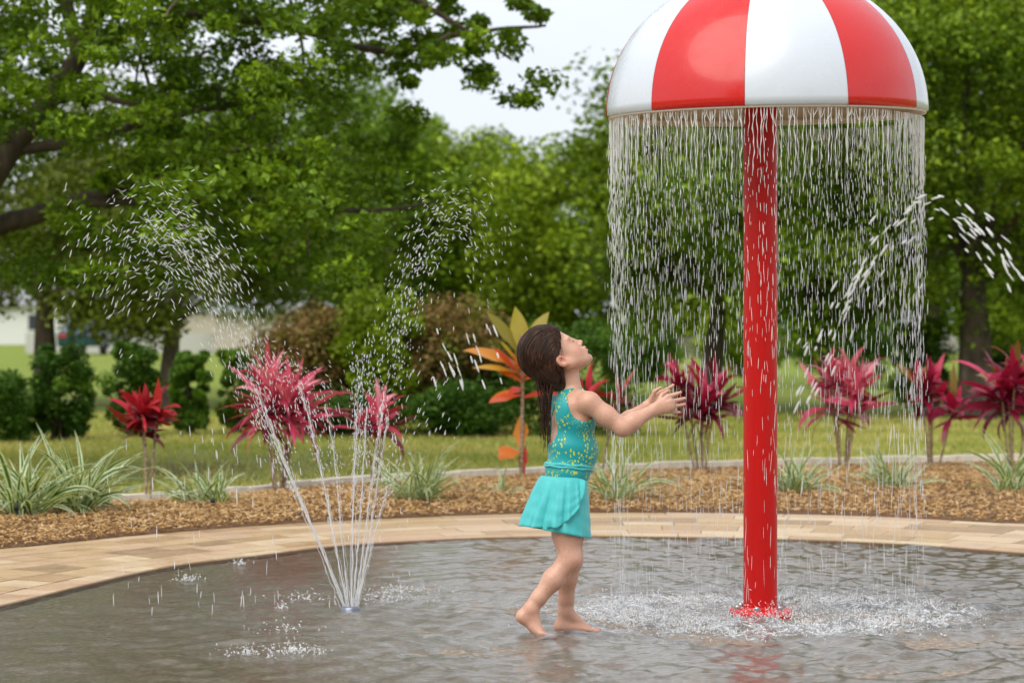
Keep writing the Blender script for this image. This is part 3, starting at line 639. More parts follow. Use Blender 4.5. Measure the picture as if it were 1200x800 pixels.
# ------------------------------------------------------------------ mushroom shower
r = np.random.default_rng(101)
RIM = 1.797; DR = .575; DHT = .514; DX = .022
mred = material('red_paint', (.64, .008, .006), .27, Coat_Weight=.3, Coat_Roughness=.05); mwp = material('white_paint', (.66, .71, .79), .27, Coat_Weight=.3, Coat_Roughness=.05)
for mm_ in (mred, mwp):
    g = N(mm_); nz = g.noise(2.2, 4, g.obj(), .6); b0 = tuple(mm_.node_tree.nodes['Principled BSDF'].inputs['Base Color'].default_value)[:3]
    g.link(g.mix(g.ramp(nz, [(.4, (0, 0, 0)), (.75, (.25, .25, .25))]), b0, tuple(x * .8 + .02 for x in b0)), g.b.inputs['Base Color'])
    g.link(g.ramp(g.noise(25, 5, g.obj()), [(.3, (.16, .16, .16)), (.75, (.36, .36, .36))]), g.b.inputs['Roughness'])
mpole = material('red_pole_paint', (.56, .003, .002), .36, Specular_IOR_Level=.3)
min_ = material('beige_lining', (.78, .7, .62), .5)
sh = empty('mushroom_shower', (SX, SY, 0)); tag(sh, 'tall red pole water shower topped by a red and white striped dome', 'water shower')
prof = [(.235, -.02), (.235, .012), (.225, .02), (.2, .022), (.075, .022)]
V, F = lathe([(.115, -.02), (.115, .022), (.108, .028), (.062, .03), (.0585, .045)], 48); F.append(tuple(range(48))[::-1]); fl = mesh('base_flange', V, F, mred, sh)
for i in range(6):
    a = i * pi / 3 + .3; V, F = lathe([(.011, .026), (.011, .038), (.007, .043), (.001, .043)], 8, (.088 * cos(a), .088 * sin(a), 0)); mesh('bolt', V, F, material('steel', (.4, .4, .42), .3, Metallic=1.), fl, False)
V, F = lathe([(.0605, .03), (.0605, .9), (.0605, RIM + .3)], 48); mesh('pole', V, F, mpole, sh)
dome = empty('dome', (DX, 0, RIM)); dome.parent = sh; dome.rotation_euler = (radians(.9), radians(-.9), 0)
def dome_pt(a, s, off=0.):                           # s 0 rim .. 1 apex
    ph = s * pi / 2; return ((DR - off) * cos(ph) * cos(a), (DR - off) * cos(ph) * sin(a), (DHT - off) * sin(ph) ** .97)
for i in range(10):
    a0 = radians(-90 - 12.6 + 36 * i); na, nsg = 13, 30; V = []; F = []
    for j in range(nsg + 1):
        for k in range(na): V.append(dome_pt(a0 + radians(.07) + radians(35.86) * k / (na - 1), min(j / nsg, .997)))
    for j in range(nsg):
        for k in range(na - 1): q = j * na + k; F.append((q, q + 1, q + na + 1, q + na))
    nv = len(V)                                      # turned lip at the rim
    for k in range(na): x, y, z = V[k]; V.append((x * .985, y * .985, z - .004))
    for k in range(na - 1): F.append((nv + k, nv + k + 1, k + 1, k))
    mesh('red_panel' if i % 2 else 'white_panel', V, F, mred if i % 2 else mwp, dome)
V = []; F = []; nsg = 24; na = 96
for j in range(nsg + 1):
    for k in range(na): V.append(dome_pt(2 * pi * k / na, min(j / nsg, .995), .0095 if j else .009))
for j in range(nsg):
    for k in range(na): q = j * na; F.append((q + (k + 1) % na, q + k, q + na + k, q + na + (k + 1) % na))
mesh('lining', V, F, min_, dome)
mb = MB(); V, F = lathe([(DR * .9855, -.0045), (DR * .9855, -.010), (DR * .955, -.010), (DR * .955, .01)], 96); mb.add(V, F); mb.build('rim_ring', min_, dome)
V, F = lathe([(.061, .12), (.1, .16), (.1, .19), (.061, .2)], 32, (-DX, 0, 0)); mesh('spray_collar', V, F, mred, dome)

# falling curtain
Vs = []; Fs = []; nv = 0; P_ = []; D_ = []; L_ = []; R_ = []
mb = MB(); nth = 270
for i in range(nth):
    a = 2 * pi * (i + r.uniform(-.35, .35)) / nth; ca, sa = cos(a), sin(a); tan = np.array([-sa, ca, 0]); rad = np.array([ca, sa, 0])
    base = np.array([SX + DX, SY, 0]) + rad * (DR * .972 + r.uniform(-.006, .004)); z0 = RIM - .012 + .009 * -ca + .009 * sa * 0
    ln = r.uniform(.06, .3); n = int(ln / .012) + 3; zz = np.linspace(0, ln, n); f1, f2, p1, p2 = r.uniform(25, 60), r.uniform(60, 120), r.uniform(0, 6), r.uniform(0, 6)
    wig = (.0021 * np.sin(zz * f1 * .7 + p1) + .0012 * np.sin(zz * f2 + p2)) * np.clip(zz / .06, .15, 1.2)
    C = base + np.outer(wig, tan) + np.outer(-zz, [0, 0, 1]) + np.array([0, 0, z0])
    rd = .0014 * (1 + .45 * np.sin(zz * r.uniform(80, 160) + p2)) * r.uniform(.65, 1.25) * np.linspace(1.15, .75, n); mb.add(*tube(C, rd, 6))
    if r.uniform() < .75:                            # side threads that join a little lower
        k = min(n - 1, r.integers(3, 8)); sgn = r.choice([-1, 1]); st = C[0] + tan * sgn * r.uniform(.008, .018); mb.add(*tube(catmull([st, (st * .45 + C[k] * .55) + tan * sgn * .003, C[k]], 4), np.linspace(.0011, .0015, 9), 5))
    fall = ln; off = C[-1] - base; off[2] = 0
    drift = r.normal(0, .014)
    while fall < z0 - .02:
        sp = np.clip(.014 + fall * .05, .014, .085); fall += sp * r.uniform(.5, 1.7)
        if fall > z0 - .02: break
        s = fall / z0
        if r.uniform() < .12 + .66 * s ** 1.7: continue
        p = base + off + tan * (r.normal(0, .003 + .011 * s) + drift * s) + rad * (r.normal(0, .004 + .016 * s) - .02 * s) + np.array([0, 0, z0 - fall])
        P_.append(p); D_.append((tan * r.normal(0, .05) + rad * r.normal(0, .03)) + np.array([0, 0, -1.])); L_.append(r.uniform(.006, .03) * (1 + 2.8 * s)); R_.append((.00065 + .0013 * r.beta(1.1, 2.8)) * (1 - .38 * s))
V, F = drops(np.array(P_), np.array(D_), np.array(L_), np.array(R_))
SV = np.concatenate(mb.V); sF = []
for f in mb.F:
    for q in range(1, len(f) - 1): sF.append((f[0], f[q], f[q + 1]))
V = np.vstack([V, SV]); F = np.vstack([F, np.array(sF) + len(V) - len(SV)])
tag(mesh('water_curtain', V, F, mwt), 'curtain of falling water threads and drops pouring from the dome rim', 'falling water', kind='stuff')
# rivulets on the pole
n = 110; a = r.uniform(0, 2 * pi, n); z = r.uniform(.06, RIM, n); P = np.stack([SX + .0612 * np.cos(a), SY + .0612 * np.sin(a), z], 1); D = np.stack([r.normal(0, .03, n), r.normal(0, .03, n), -np.ones(n)], 1)
V, F = drops(P, D, r.uniform(.012, .06, n), r.uniform(.0005, .0011, n)); tag(mesh('water_rivulets', V, F, mwt), 'thin rivulets of water running down the red pole', 'running water', kind='stuff')
# splashing where it lands
def splash(cx, cy, n, rad, spread, h, seed, size=1.):
    r = np.random.default_rng(seed); a = r.uniform(0, 2 * pi, n); q = np.abs(r.normal(rad, spread, n)); z = .012 + r.exponential(h, n)
    P = np.stack([cx + q * np.cos(a), cy + q * np.sin(a), z], 1)
    if n > 1000: kp = (np.sin(P[:, 0] * 17 + 3 * np.sin(P[:, 1] * 11)) * np.sin(P[:, 1] * 19 + 2 * np.sin(P[:, 0] * 13)) + r.normal(0, .55, n)) > -.15; P = P[kp]; n = len(P)
    D = unit(n, r); D[:, 2] = np.abs(D[:, 2]) * 1.2; 
    return drops(P, D, r.uniform(.003, .012, n) * size, r.uniform(.0007, .0022, n) * size)
V1, F1 = splash(SX + DX, SY, 6500, .56, .14, .010, 1); V2, F2 = splash(SX, SY, 900, .08, .06, .016, 2); V3, F3 = splash(SX, SY, 3000, .3, .28, .005, 3)
mb = MB()
for i in range(110):                                 # small crowns
    a = r.uniform(0, 2 * pi); q = abs(r.normal(.56, .14)) if i < 80 else abs(r.normal(.09, .03)); cx, cy = SX + DX + q * cos(a), SY + q * sin(a); rr_ = r.uniform(.006, .016); hh = r.uniform(.006, .022)
    for k in range(6):
        b = k * pi / 3 + r.uniform(-.3, .3); e = rr_ * r.uniform(1.3, 2.4)
        mb.add(*tube([(cx + rr_ * cos(b), cy + rr_ * sin(b), .008), (cx + e * .8 * cos(b), cy + e * .8 * sin(b), .012 + hh * .6), (cx + e * 1.2 * cos(b), cy + e * 1.2 * sin(b), .012 + hh * r.uniform(.8, 1.3))], (.0016, .0011, .0005), 4, False))
V4 = np.concatenate(mb.V); F4 = []
for f in mb.F: F4 += [(f[0], f[1], f[2]), (f[0], f[2], f[3])]
Vx = [V1, V2, V3, V4]; Fx = [F1, F2, F3, np.array(F4)]; o_ = np.cumsum([0] + [len(v) for v in Vx])
tag(mesh('splash', np.vstack(Vx), np.vstack([f + k for f, k in zip(Fx, o_)]), mwt), 'ring of white splashes round the foot of the red pole', 'splashing water', kind='stuff')

# ------------------------------------------------------------------ ground fountains
mnz = material('nozzle_steel', (.25, .27, .33), .3, Metallic=.8)
def nozzle(o):
    V, F = lathe([(.034, -.01), (.034, .014), (.03, .018), (.02, .018), (.018, .012), (.001, .012)], 28); mesh('nozzle', V, F, mnz, o)
def fan(streams, Y, origin, seed):
    """streams: (path in photo rows and columns at depth Y, dy at the far end, solid part, number of drops, spread, drop length)"""
    r = np.random.default_rng(seed); out = []; P_ = []; D_ = []; L_ = []; R_ = []
    for pts, dy, solid, nd, spr, dl, r0 in streams:
        C = catmull([at(x, y, Y + dy * i / (len(pts) - 1)) - origin for i, (x, y) in enumerate(pts)], 10); nd = int(nd * 1.3); d = np.r_[0, np.cumsum(np.linalg.norm(np.diff(C, axis=0), axis=1))]; n = len(C)
        k = max(3, int(n * solid)); C2 = C[:k] + r.normal(0, .0016, (k, 3)) * np.linspace(0, 1.5, k)[:, None]
        mb = MB(); mb.add(*tube(C2, r0 * .62 * np.linspace(1.15, .55, k) * (1 + .25 * r.normal(size=k)), 7)); 
        for q in range(4): mb.add(*tube(C2 + r.normal(0, .004, 3) + r.normal(0, .002, (k, 3)), r0 * .36 * np.linspace(1, .5, k), 5))
        out.append(mb)
        u = r.beta(2.2, 1.5, nd) if solid < .9 else r.uniform(.1, 1, nd); u = solid * .35 + u * (1 - solid * .35); s = u * d[-1]
        Q = np.stack([np.interp(s, d, C[:, i]) for i in range(3)], 1); T = np.stack([np.interp(np.minimum(s + .02, d[-1]), d, C[:, i]) - np.interp(s - .02, d, C[:, i]) for i in range(3)], 1); T /= np.linalg.norm(T, axis=1)[:, None] + 1e-9
        Q = Q + r.normal(0, 1, (nd, 3)) * (spr * u ** 1.6)[:, None] * (1, .6, 1); P_.append(Q); D_.append(T + r.normal(0, .16, (nd, 3))); L_.append(r.uniform(.5, 1.3, nd) * dl * (.35 + .8 * u)); R_.append(r.uniform(.0006, .0017, nd))
    return out, drops(np.concatenate(P_), np.concatenate(D_), np.concatenate(L_), np.concatenate(R_))
def fountain(label, o0, streams, Y, seed, group='ground jets of the splash pad'):
    o = empty('fountain', (o0[0], o0[1], 0)); tag(o, label, 'fountain', group); nozzle(o)
    ms, (V, F) = fan(streams, Y, np.array([o0[0], o0[1], 0]), seed)
    for mb in ms: mb.build('water_stream', mwt, o)
    if len(V): mesh('droplets', V, F, mwt, o)['kind'] = 'stuff'
    return o
Y1 = noz1[1]
S1 = [([(404, 714), (375, 640), (345, 572), (318, 505), (290, 432), (262, 350), (225, 290), (178, 258), (140, 285), (118, 345)], -.25, .42, 640, .14, .024, .0032),
      ([(405, 714), (376, 642), (347, 575), (322, 512), (298, 440), (276, 372), (250, 318), (212, 285), (170, 300), (140, 350)], .1, .4, 460, .13, .022, .0026),
      ([(408, 714), (393, 640), (378, 560), (362, 490), (348, 445), (335, 418), (322, 430), (314, 470)], .05, .55, 210, .045, .014, .003),
      ([(409, 714), (400, 620), (391, 530), (380, 470), (366, 440), (352, 450)], -.05, .6, 130, .04, .014, .0024),
      ([(412, 714), (413, 620), (416, 540), (419, 470), (420, 405)], .0, .72, 260, .022, .012, .0032),
      ([(413, 714), (420, 630), (426, 545), (430, 470), (433, 415), (430, 398)], .1, .6, 200, .03, .013, .0026),
      ([(416, 714), (426, 640), (438, 545), (452, 450), (468, 360), (492, 285), (515, 245), (540, 240), (562, 265), (575, 310)], .3, .34, 420, .085, .017, .0026),
      ([(417, 714), (430, 645), (443, 560), (458, 470), (474, 380), (496, 310), (520, 275), (545, 290), (555, 340)], -.2, .36, 260, .09, .016, .0022),
      ([(418, 714), (432, 655), (446, 600), (458, 560), (468, 535), (478, 540)], .1, .55, 90, .03, .014, .002)]
fountain('fan of thin white jets rising from the nozzle in front of the pink plant', noz1, S1, Y1, 5)
# falling remains of the spray: right of the fan and left of it
def rain(px0, px1, py0, py1, n, Y0, Y1_, sl, dl, seed, rad=(.0009, .0022)):
    r = np.random.default_rng(seed); x = r.uniform(px0, px1, n); y = r.uniform(py0, py1, n); Yd = r.uniform(Y0, Y1_, n)
    P = np.stack([(x - 600) / FPX * Yd, Yd, HC - (y - HOR) / FPX * Yd], 1); P[:, 2] = np.maximum(P[:, 2], .03)
    return drops(P, np.array([sl, 0, -1.]) + r.normal(0, .08, (n, 3)), r.uniform(.5, 1.3, n) * dl, r.uniform(*rad, n))
A = [rain(120, 330, 520, 740, 45, 9., 10.6, .05, .05, 1), rain(505, 590, 380, 460, 26, 7.6, 8.2, .35, .035, 2, (.002, .0035)), rain(470, 540, 430, 520, 40, 9.8, 10.4, -.4, .02, 3), rain(200, 480, 470, 560, 60, 9.6, 10.6, .1, .035, 4), rain(380, 480, 560, 720, 30, 9.6, 10.3, .05, .03, 5)]
o_ = np.cumsum([0] + [len(v) for v, f in A]); tag(mesh('falling_drops', np.vstack([v for v, f in A]), np.vstack([f + k for (v, f), k in zip(A, o_)]), mwt), 'scattered drops falling back round the fan fountain', 'falling water', kind='stuff')
Vx, Fx = [], []; k = 0
for i, (px, py, n_, rd) in enumerate(((218, 683, 90, .05), (282, 664, 60, .05), (330, 716, 40, .03), (345, 768, 190, .1), (290, 770, 90, .09), (360, 705, 90, .12), (470, 697, 160, .17), (450, 706, 120, .15), (336, 742, 60, .1))):
    c = gnd(px, py); V, F = splash(c[0], c[1], n_, rd * .5, rd * .6, .009, 40 + i, 1.1); Vx.append(V); Fx.append(F + k); k += len(V)
tag(mesh('splash', np.vstack(Vx), np.vstack(Fx), mwt), 'small scattered splashes on the wet floor round the fan fountain', 'splashing water', kind='stuff')
# second jet: its nozzle lies just below the frame, the pulse of water is in flight at the upper right
o2 = np.array([.46, 7.15, 0.])
pts = [(905, 560), (938, 470), (968, 400), (1005, 325), (1050, 262), (1098, 232), (1140, 260), (1175, 305), (1215, 365)]
o = empty('fountain', tuple(o2)); tag(o, 'jet whose big blurred drops arc over at the right of the water curtain', 'fountain', 'ground jets of the splash pad'); nozzle(o)
C = catmull([at(x, y, 7.2 - .3 * i / 8) - o2 for i, (x, y) in enumerate(pts)], 12); d = np.r_[0, np.cumsum(np.linalg.norm(np.diff(C, axis=0), axis=1))]; n = 120; rr2 = np.random.default_rng(9)
u = np.r_[rr2.uniform(.18, .5, 50), rr2.uniform(.5, 1, 70)]; s = u * d[-1]; Q = np.stack([np.interp(s, d, C[:, i]) for i in range(3)], 1); T = np.stack([np.interp(s + .02, d, C[:, i]) - np.interp(s - .02, d, C[:, i]) for i in range(3)], 1); T /= np.linalg.norm(T, axis=1)[:, None] + 1e-9
Q += rr2.normal(0, .022, (n, 3)) + np.outer(rr2.exponential(.02, n) * (rr2.uniform(size=n) < .45), (.4, 0, -1.2)); V, F = drops(Q, T + rr2.normal(0, .08, (n, 3)), rr2.uniform(.014, .042, n), rr2.uniform(.0018, .0036, n)); mesh('droplets', V, F, mwt, o)['kind'] = 'stuff'
# ------------------------------------------------------------------ the girl
YG = 9.17; GX = (650 - 600) / FPX * YG; HG = .003
class Field:
    def __init__(s, lo, hi, h=HG, big=.12):
        s.o = np.array(lo, float); s.h = h; s.n = tuple(int(v) for v in np.ceil((np.array(hi) - s.o) / h)); s.big = big; s.D = np.full(s.n, big, np.float32)
    def box_(s, lo, hi):
        a = np.clip(np.floor((np.array(lo) - s.o) / s.h).astype(int), 0, s.n); b = np.clip(np.ceil((np.array(hi) - s.o) / s.h).astype(int) + 1, 0, s.n); sl = tuple(slice(int(i), int(j)) for i, j in zip(a, b))
        g = np.meshgrid(*[(s.o[i] + np.arange(sl[i].start, sl[i].stop) * s.h).astype(np.float32) for i in range(3)], indexing='ij', sparse=True); return sl, g
    def apply(s, fn, lo, hi, k, mode='u'):
        m = .03 + k; sl, g = s.box_(np.array(lo) - m, np.array(hi) + m)
        if any(x.stop <= x.start for x in sl): return
        d = fn(*g); c = s.D[sl]
        if mode == 'u': hh = np.maximum(k - np.abs(c - d), 0) / k; s.D[sl] = np.minimum(c, d) - hh * hh * k * .25
        else: d = -d; hh = np.maximum(k - np.abs(c - d), 0) / k; s.D[sl] = np.maximum(c, d) + hh * hh * k * .25
    def cap(s, a, b, ra, rb, k=.012, mode='u'):
        a = np.array(a, float); b = np.array(b, float); ba = b - a; L2_ = ba.dot(ba) + 1e-12
        def fn(x, y, z):
            x, y, z = x - a[0], y - a[1], z - a[2]; t = np.clip((x * ba[0] + y * ba[1] + z * ba[2]) / L2_, 0, 1)
            return np.sqrt((x - t * ba[0]) ** 2 + (y - t * ba[1]) ** 2 + (z - t * ba[2]) ** 2) - (ra + (rb - ra) * t)
        R = max(ra, rb); s.apply(fn, np.minimum(a, b) - R, np.maximum(a, b) + R, k, mode)
    def path(s, P, R, k=.012):
        for i in range(len(P) - 1): s.cap(P[i], P[i + 1], R[i], R[i + 1], k)
    def ell(s, c, rad, axes=None, k=.012, mode='u'):
        c = np.array(c, float); rad = np.array(rad, float); A = np.eye(3) if axes is None else np.array(axes, float)
        def fn(x, y, z):
            x, y, z = x - c[0], y - c[1], z - c[2]; q = [x * a[0] + y * a[1] + z * a[2] for a in A]
            k0 = np.sqrt(sum((v / r_) ** 2 for v, r_ in zip(q, rad))); k1 = np.sqrt(sum((v / r_ ** 2) ** 2 for v, r_ in zip(q, rad))) + 1e-9
            return k0 * (k0 - 1) / k1
        e = np.sqrt(((A * rad[:, None]) ** 2).sum(0)); s.apply(fn, c - e, c + e, k, mode)
def surface_nets(D, o, h):
    s = D < 0; cnt = np.zeros(tuple(n - 1 for n in D.shape), np.int8)
    cs = [(i, j, k) for i in (0, 1) for j in (0, 1) for k in (0, 1)]; nx, ny, nz = D.shape
    for i, j, k in cs: cnt += s[i:nx - 1 + i, j:ny - 1 + j, k:nz - 1 + k]
    I = np.argwhere((cnt > 0) & (cnt < 8)); idx = -np.ones(cnt.shape, np.int32); idx[tuple(I.T)] = np.arange(len(I))
    val = {c: D[I[:, 0] + c[0], I[:, 1] + c[1], I[:, 2] + c[2]] for c in cs}; acc = np.zeros((len(I), 3)); w = np.zeros(len(I))
    for a in cs:
        for ax in range(3):
            if a[ax]: continue
            b = list(a); b[ax] = 1; b = tuple(b); va, vb = val[a], val[b]; m = (va < 0) != (vb < 0); t = np.where(m, va / np.where(m, va - vb, 1), 0)
            p = np.tile(np.array(a, float), (len(I), 1)); p[:, ax] += t; acc[m] += p[m]; w += m
    V = (I + acc / w[:, None]) * h + o; Fs = []
    for ax in range(3):
        u, v = (ax + 1) % 3, (ax + 2) % 3; s0 = [slice(0, -1) if i == ax else slice(1, -1) for i in range(3)]; s1 = [slice(1, None) if i == ax else slice(1, -1) for i in range(3)]
        A = s[tuple(s0)]; B = s[tuple(s1)]; 
        for m, flip in ((A & ~B, False), (~A & B, True)):
            E_ = np.argwhere(m); 
            if not len(E_): continue
            for i in range(3):
                if i != ax: E_[:, i] += 1
            q = []
            for du, dv in ((-1, -1), (0, -1), (0, 0), (-1, 0)):
                c = E_.copy(); c[:, u] += du; c[:, v] += dv; q.append(idx[tuple(c.T)])
            q = np.stack(q, 1); Fs.append(q[:, ::-1] if flip else q)
    F = np.concatenate(Fs); return V, F[(F >= 0).all(1)]
def GP(px, py, v=0.):
    Y = YG + v; return np.array([(px - 600) * Y / FPX - GX, v, HC - (py - HOR) * Y / FPX])
YAW = radians(20); FW = np.array([cos(YAW), sin(YAW), 0]); RT = np.array([sin(YAW), -cos(YAW), 0]); UP = np.array([0, 0, 1.])
TA = np.array([FW, RT, UP])
px_ = .002866
lo, hi = (-.21, -.19, -.012), (.46, .21, 1.06)
B = Field(lo, hi)
def TT(px, py, t=0., r_=0.): return GP(px, py) + FW * t + RT * r_
# torso
B.ell(TT(661, 583), (.074, .098, .072), TA, .03); B.ell(TT(665, 552), (.072, .083, .07), TA, .03); B.ell(TT(670, 522), (.078, .083, .07), TA, .03)
B.ell(TT(672, 494), (.07, .09, .062), TA, .03); B.ell(TT(672, 474), (.055, .086, .04), TA, .03); B.ell(TT(677, 531), (.062, .066, .06), TA, .03)
for s_ in (-1, 1):
    B.ell(TT(647, 590, 0, s_ * .045), (.052, .052, .05), TA, .02)
TOR = B.D.copy()
SHn, SHf = TT(675, 471, .01, .098), TT(675, 471, .015, -.098)
B.cap(TT(671, 462, 0, .03), SHn + (0, 0, .004), .022, .03, .03); B.cap(TT(671, 462, 0, -.03), SHf + (0, 0, .004), .022, .03, .03)
B.ell(TT(655, 480, 0, .055), (.024, .036, .045), TA, .03)   # shoulder blade
B.ell(TT(655, 480, 0, -.055), (.024, .036, .045), TA, .03)
# neck
B.cap(GP(669, 462), GP(664, 430, .005), .040, .036, .02)
# head frame
hf, hs, hd = np.array([cos(radians(48)), .10, sin(radians(48))]), None, None
hf /= np.linalg.norm(hf); hd = np.array([sin(radians(48)), .0, -cos(radians(48))]); hd -= hf * hd.dot(hf); hd /= np.linalg.norm(hd); hs = np.cross(hd, hf)   # forward, down, side
if hs[1] > 0: hs = -hs                               # + side = towards the camera
HA = np.array([hf, hs, hd]); HCn = GP(642, 412, .0)
def HP(f, s_, d): return HCn + (hf * f + hs * s_ + hd * d) * px_
B.ell(HP(-2, 0, -1), np.array([29.5, 25, 29.5]) * px_, HA, .012)
B.ell(HP(12, 0, 14), np.array([19, 20.5, 24]) * px_, HA, .012)
B.ell(HP(20, 0, 34), np.array([11.5, 13, 11]) * px_, HA, .02)
B.ell(HP(26.3, 0, 41), np.array([4.5, 5.5, 4.2]) * px_, HA, .012)
for s_ in (-1, 1):
    B.ell(HP(17.5, s_ * 11.5, 25), np.array([9.5, 8.2, 10]) * px_, HA, .015)      # cheek
    B.cap(HP(3, s_ * 19, 27), HP(20, s_ * 9, 38), .017, .012, .02)                 # jaw
    B.ell(HP(32.6, s_ * 9.6, 12.6), np.array([5.2, 6.5, 4.2]) * px_, HA, .008, 's')  # eye socket
    B.ell(HP(25.2, s_ * 9.4, 12.6), np.array([4.4, 4.8, 4.2]) * px_, HA, .003)     # closed lid over the ball
    B.ell(HP(25.6, s_ * 10, 7), np.array([2.6, 6.5, 2.6]) * px_, HA, .014)       # brow
    B.cap(HP(0.5, s_ * 23.5, 16), HP(2.5, s_ * 22.6, 24.5), .009, .0065, .006)
    B.ell(HP(0, s_ * 25.4, 19), np.array([5.6, 2.6, 8.2]) * px_, HA, .004)         # ear
    B.ell(HP(1.2, s_ * 28.2, 18.6), np.array([3.3, 3.4, 5.4]) * px_, HA, .002, 's')
    B.ell(HP(2.6, s_ * 25.2, 26), np.array([2.6, 2., 3]) * px_, HA, .003)
B.cap(HP(29.8, 0, 12), HP(33.6, 0, 20.3), .0042, .0062, .010)                      # nose
B.ell(HP(34.3, 0, 21.3), np.array([2.6, 2.7, 2.4]) * px_, HA, .006)
for s_ in (-1, 1): B.ell(HP(31.4, s_ * 3.0, 22.6), np.array([2.5, 2., 1.9]) * px_, HA, .004)
B.ell(HP(28.8, 0, 30.5), np.array([4.6, 7.5, 5]) * px_, HA, .01)                   # muzzle
B.ell(HP(32.2, 0, 28.7), np.array([2.2, 5.4, 1.8]) * px_, HA, .005); B.ell(HP(31.4, 0, 32.8), np.array([2.3, 4.8, 2.0]) * px_, HA, .004)
B.ell(HP(33.6, 0, 30.7), np.array([2.4, 5.6, .5]) * px_, HA, .003, 's')
B.ell(HP(31.5, 0, 36.3), np.array([2.2, 5.5, 1.6]) * px_, HA, .006, 's')
# arms
ELn, WRn = GP(730, 501, -.10), GP(765, 480.5, -.055)
B.path([SHn, (SHn + ELn) / 2 + (0, 0, -.002), ELn], [.0335, .031, .0275], .02)
fm_ = ELn * .68 + WRn * .32; B.path([ELn, fm_, WRn], [.0295, .0285, .0185], .014)
ELf, WRf = GP(727, 498, .085), GP(757, 477, .05)
B.path([SHf, (SHf + ELf) / 2, ELf], [.037, .033, .0285], .02); B.path([ELf, ELf * .65 + WRf * .35, WRf], [.0285, .027, .0175], .014)
ARM = Field(lo, hi, big=.12)
ARM.path([SHn, (SHn + ELn) / 2, ELn, WRn], [.038, .0345, .0295, .0185]); ARM.path([SHf, (SHf + ELf) / 2, ELf, WRf], [.037, .033, .0285, .0175])
def hand(W, kn, tips, th, v, r0=.0063, curl=.004):
    K = [GP(x, y, v + dv) for x, y, dv in kn]
    for i, q in enumerate(K): B.cap(W + (np.array([0, 0, (1.5 - i) * .006])), q, .0125, .0078, .008)
    for i in range(3): B.cap(K[i], K[i + 1], .0078, .0078, .006)
    B.ell((W + K[1] + K[2]) / 3 + np.array([.012, 0, 0]), (.026, .012, .021), None, .012)
    for i, (q, (x, y, dv)) in enumerate(zip(K, tips)):
        t = GP(x, y, v + dv); m1 = q * .58 + t * .42 + np.array([0, -curl * np.sign(v), -.0012]); m2 = q * .26 + t * .74 + np.array([0, -curl * .7 * np.sign(v), -.0008])
        R = r0 * (1, 1.02, .98, .86)[i]; B.cap(q, m1, R * 1.12, R, .0035); B.cap(m1, m2, R * 1.02, R * .93, .002); B.cap(m2, t, R * .95, R * .8, .002)
    a, b, c = [GP(x, y, v + dv) for x, y, dv in th]; B.cap(a, b, .0095, .0072, .008); B.cap(b, c, .0068, .0052, .003)
hand(WRn, [(783, 464.5, -.006), (785.5, 470, -.008), (785, 476, -.006), (781.5, 481.5, 0)], [(797.5, 459.5, .006), (802.5, 466.5, .01), (802.5, 473.5, .012), (796.5, 483, .012)], [(771, 473, .006), (776, 462, .018), (783, 457.5, .028)], -.052)
hand(WRf, [(775, 459.5, .006), (778, 464, .008), (778, 469.5, .006), (775, 474.5, 0)], [(789, 451, -.006), (797, 460, -.01), (798, 469, -.01), (790, 477, -.01)], [(763, 468, -.006), (767, 458.5, -.014), (774, 454, -.02)], .052)
# legs
HPn, KNn, ANn = TT(661, 592, .0, .044), GP(667.5, 655, -.075), GP(622, 712, -.10)
B.path([HPn, GP(664.5, 625, -.06), KNn], [.052, .0475, .0375], .02)
B.ell(GP(674, 654, -.078), (.020, .026, .030), None, .014)
cf = KNn * .62 + ANn * .38 + np.array([-.006, 0, -.006]); B.path([KNn, cf, ANn * .8 + KNn * .2, ANn], [.034, .0345, .0245, .021], .016)
HPf, KNf, ANf = TT(661, 592, .0, -.044), GP(670, 656, .03), GP(662, 714, .055)
B.path([HPf, GP(667, 625, .035), KNf], [.052, .046, .0365], .02); B.ell(GP(675, 655, .03), (.018, .024, .028), None, .014)
B.path([KNf, KNf * .62 + ANf * .38 + np.array([-.008, 0, 0]), ANf * .8 + KNf * .2, ANf], [.033, .0335, .0245, .021], .016)
# near foot: heel up, weight on ball and toes
def foot(an, heel, ball, toes, wdir, hr, br):
    wdir = np.array(wdir); B.cap(an, heel, .021, hr, .014); B.cap(heel, ball, hr * .95, br, .016); B.cap(an + (ball - an) * .12, ball + np.array([0, 0, .004]), .021, br * .9, .018)
    for q in (-1, 1): B.cap(heel * .35 + ball * .65 + wdir * q * .008, ball + wdir * q * .016, br * .8, br * .85, .012)
    for i in range(5):
        s_ = (i - 2) / 2; a = ball + wdir * s_ * .023 + (toes - ball) * .15; e = ball + wdir * s_ * .027 + (toes - ball) * (1.08 - .0 * i - .10 * (i - .8) * (i > .5)); R = .0082 if i == 0 else .0062
        b0 = a * 1.; b0[2] = min(a[2], ball[2]); e[2] = toes[2]; B.cap(b0, e, br * .55, R, .004)
fdir = np.array([cos(radians(8)), sin(radians(8)), 0]); wn_ = np.array([sin(radians(8)), -cos(radians(8)), 0])
hl = GP(613, 722, -.10); bl = np.array([GP(632, 745, -.1)[0], -.105, .020]); to = np.array([GP(648, 750, -.1)[0], -.10, .0105]); foot(ANn, hl, bl, to, -wn_, .0215, .0155)
hl = np.array([GP(658, 735, .055)[0], .055, .0235]); bl = np.array([GP(686, 737, .06)[0], .064, .016]); to = np.array([GP(702, 740, .06)[0], .066, .010]); foot(ANf, hl, bl, to, wn_, .0225, .0145)
V, F = surface_nets(B.D, B.o, HG)
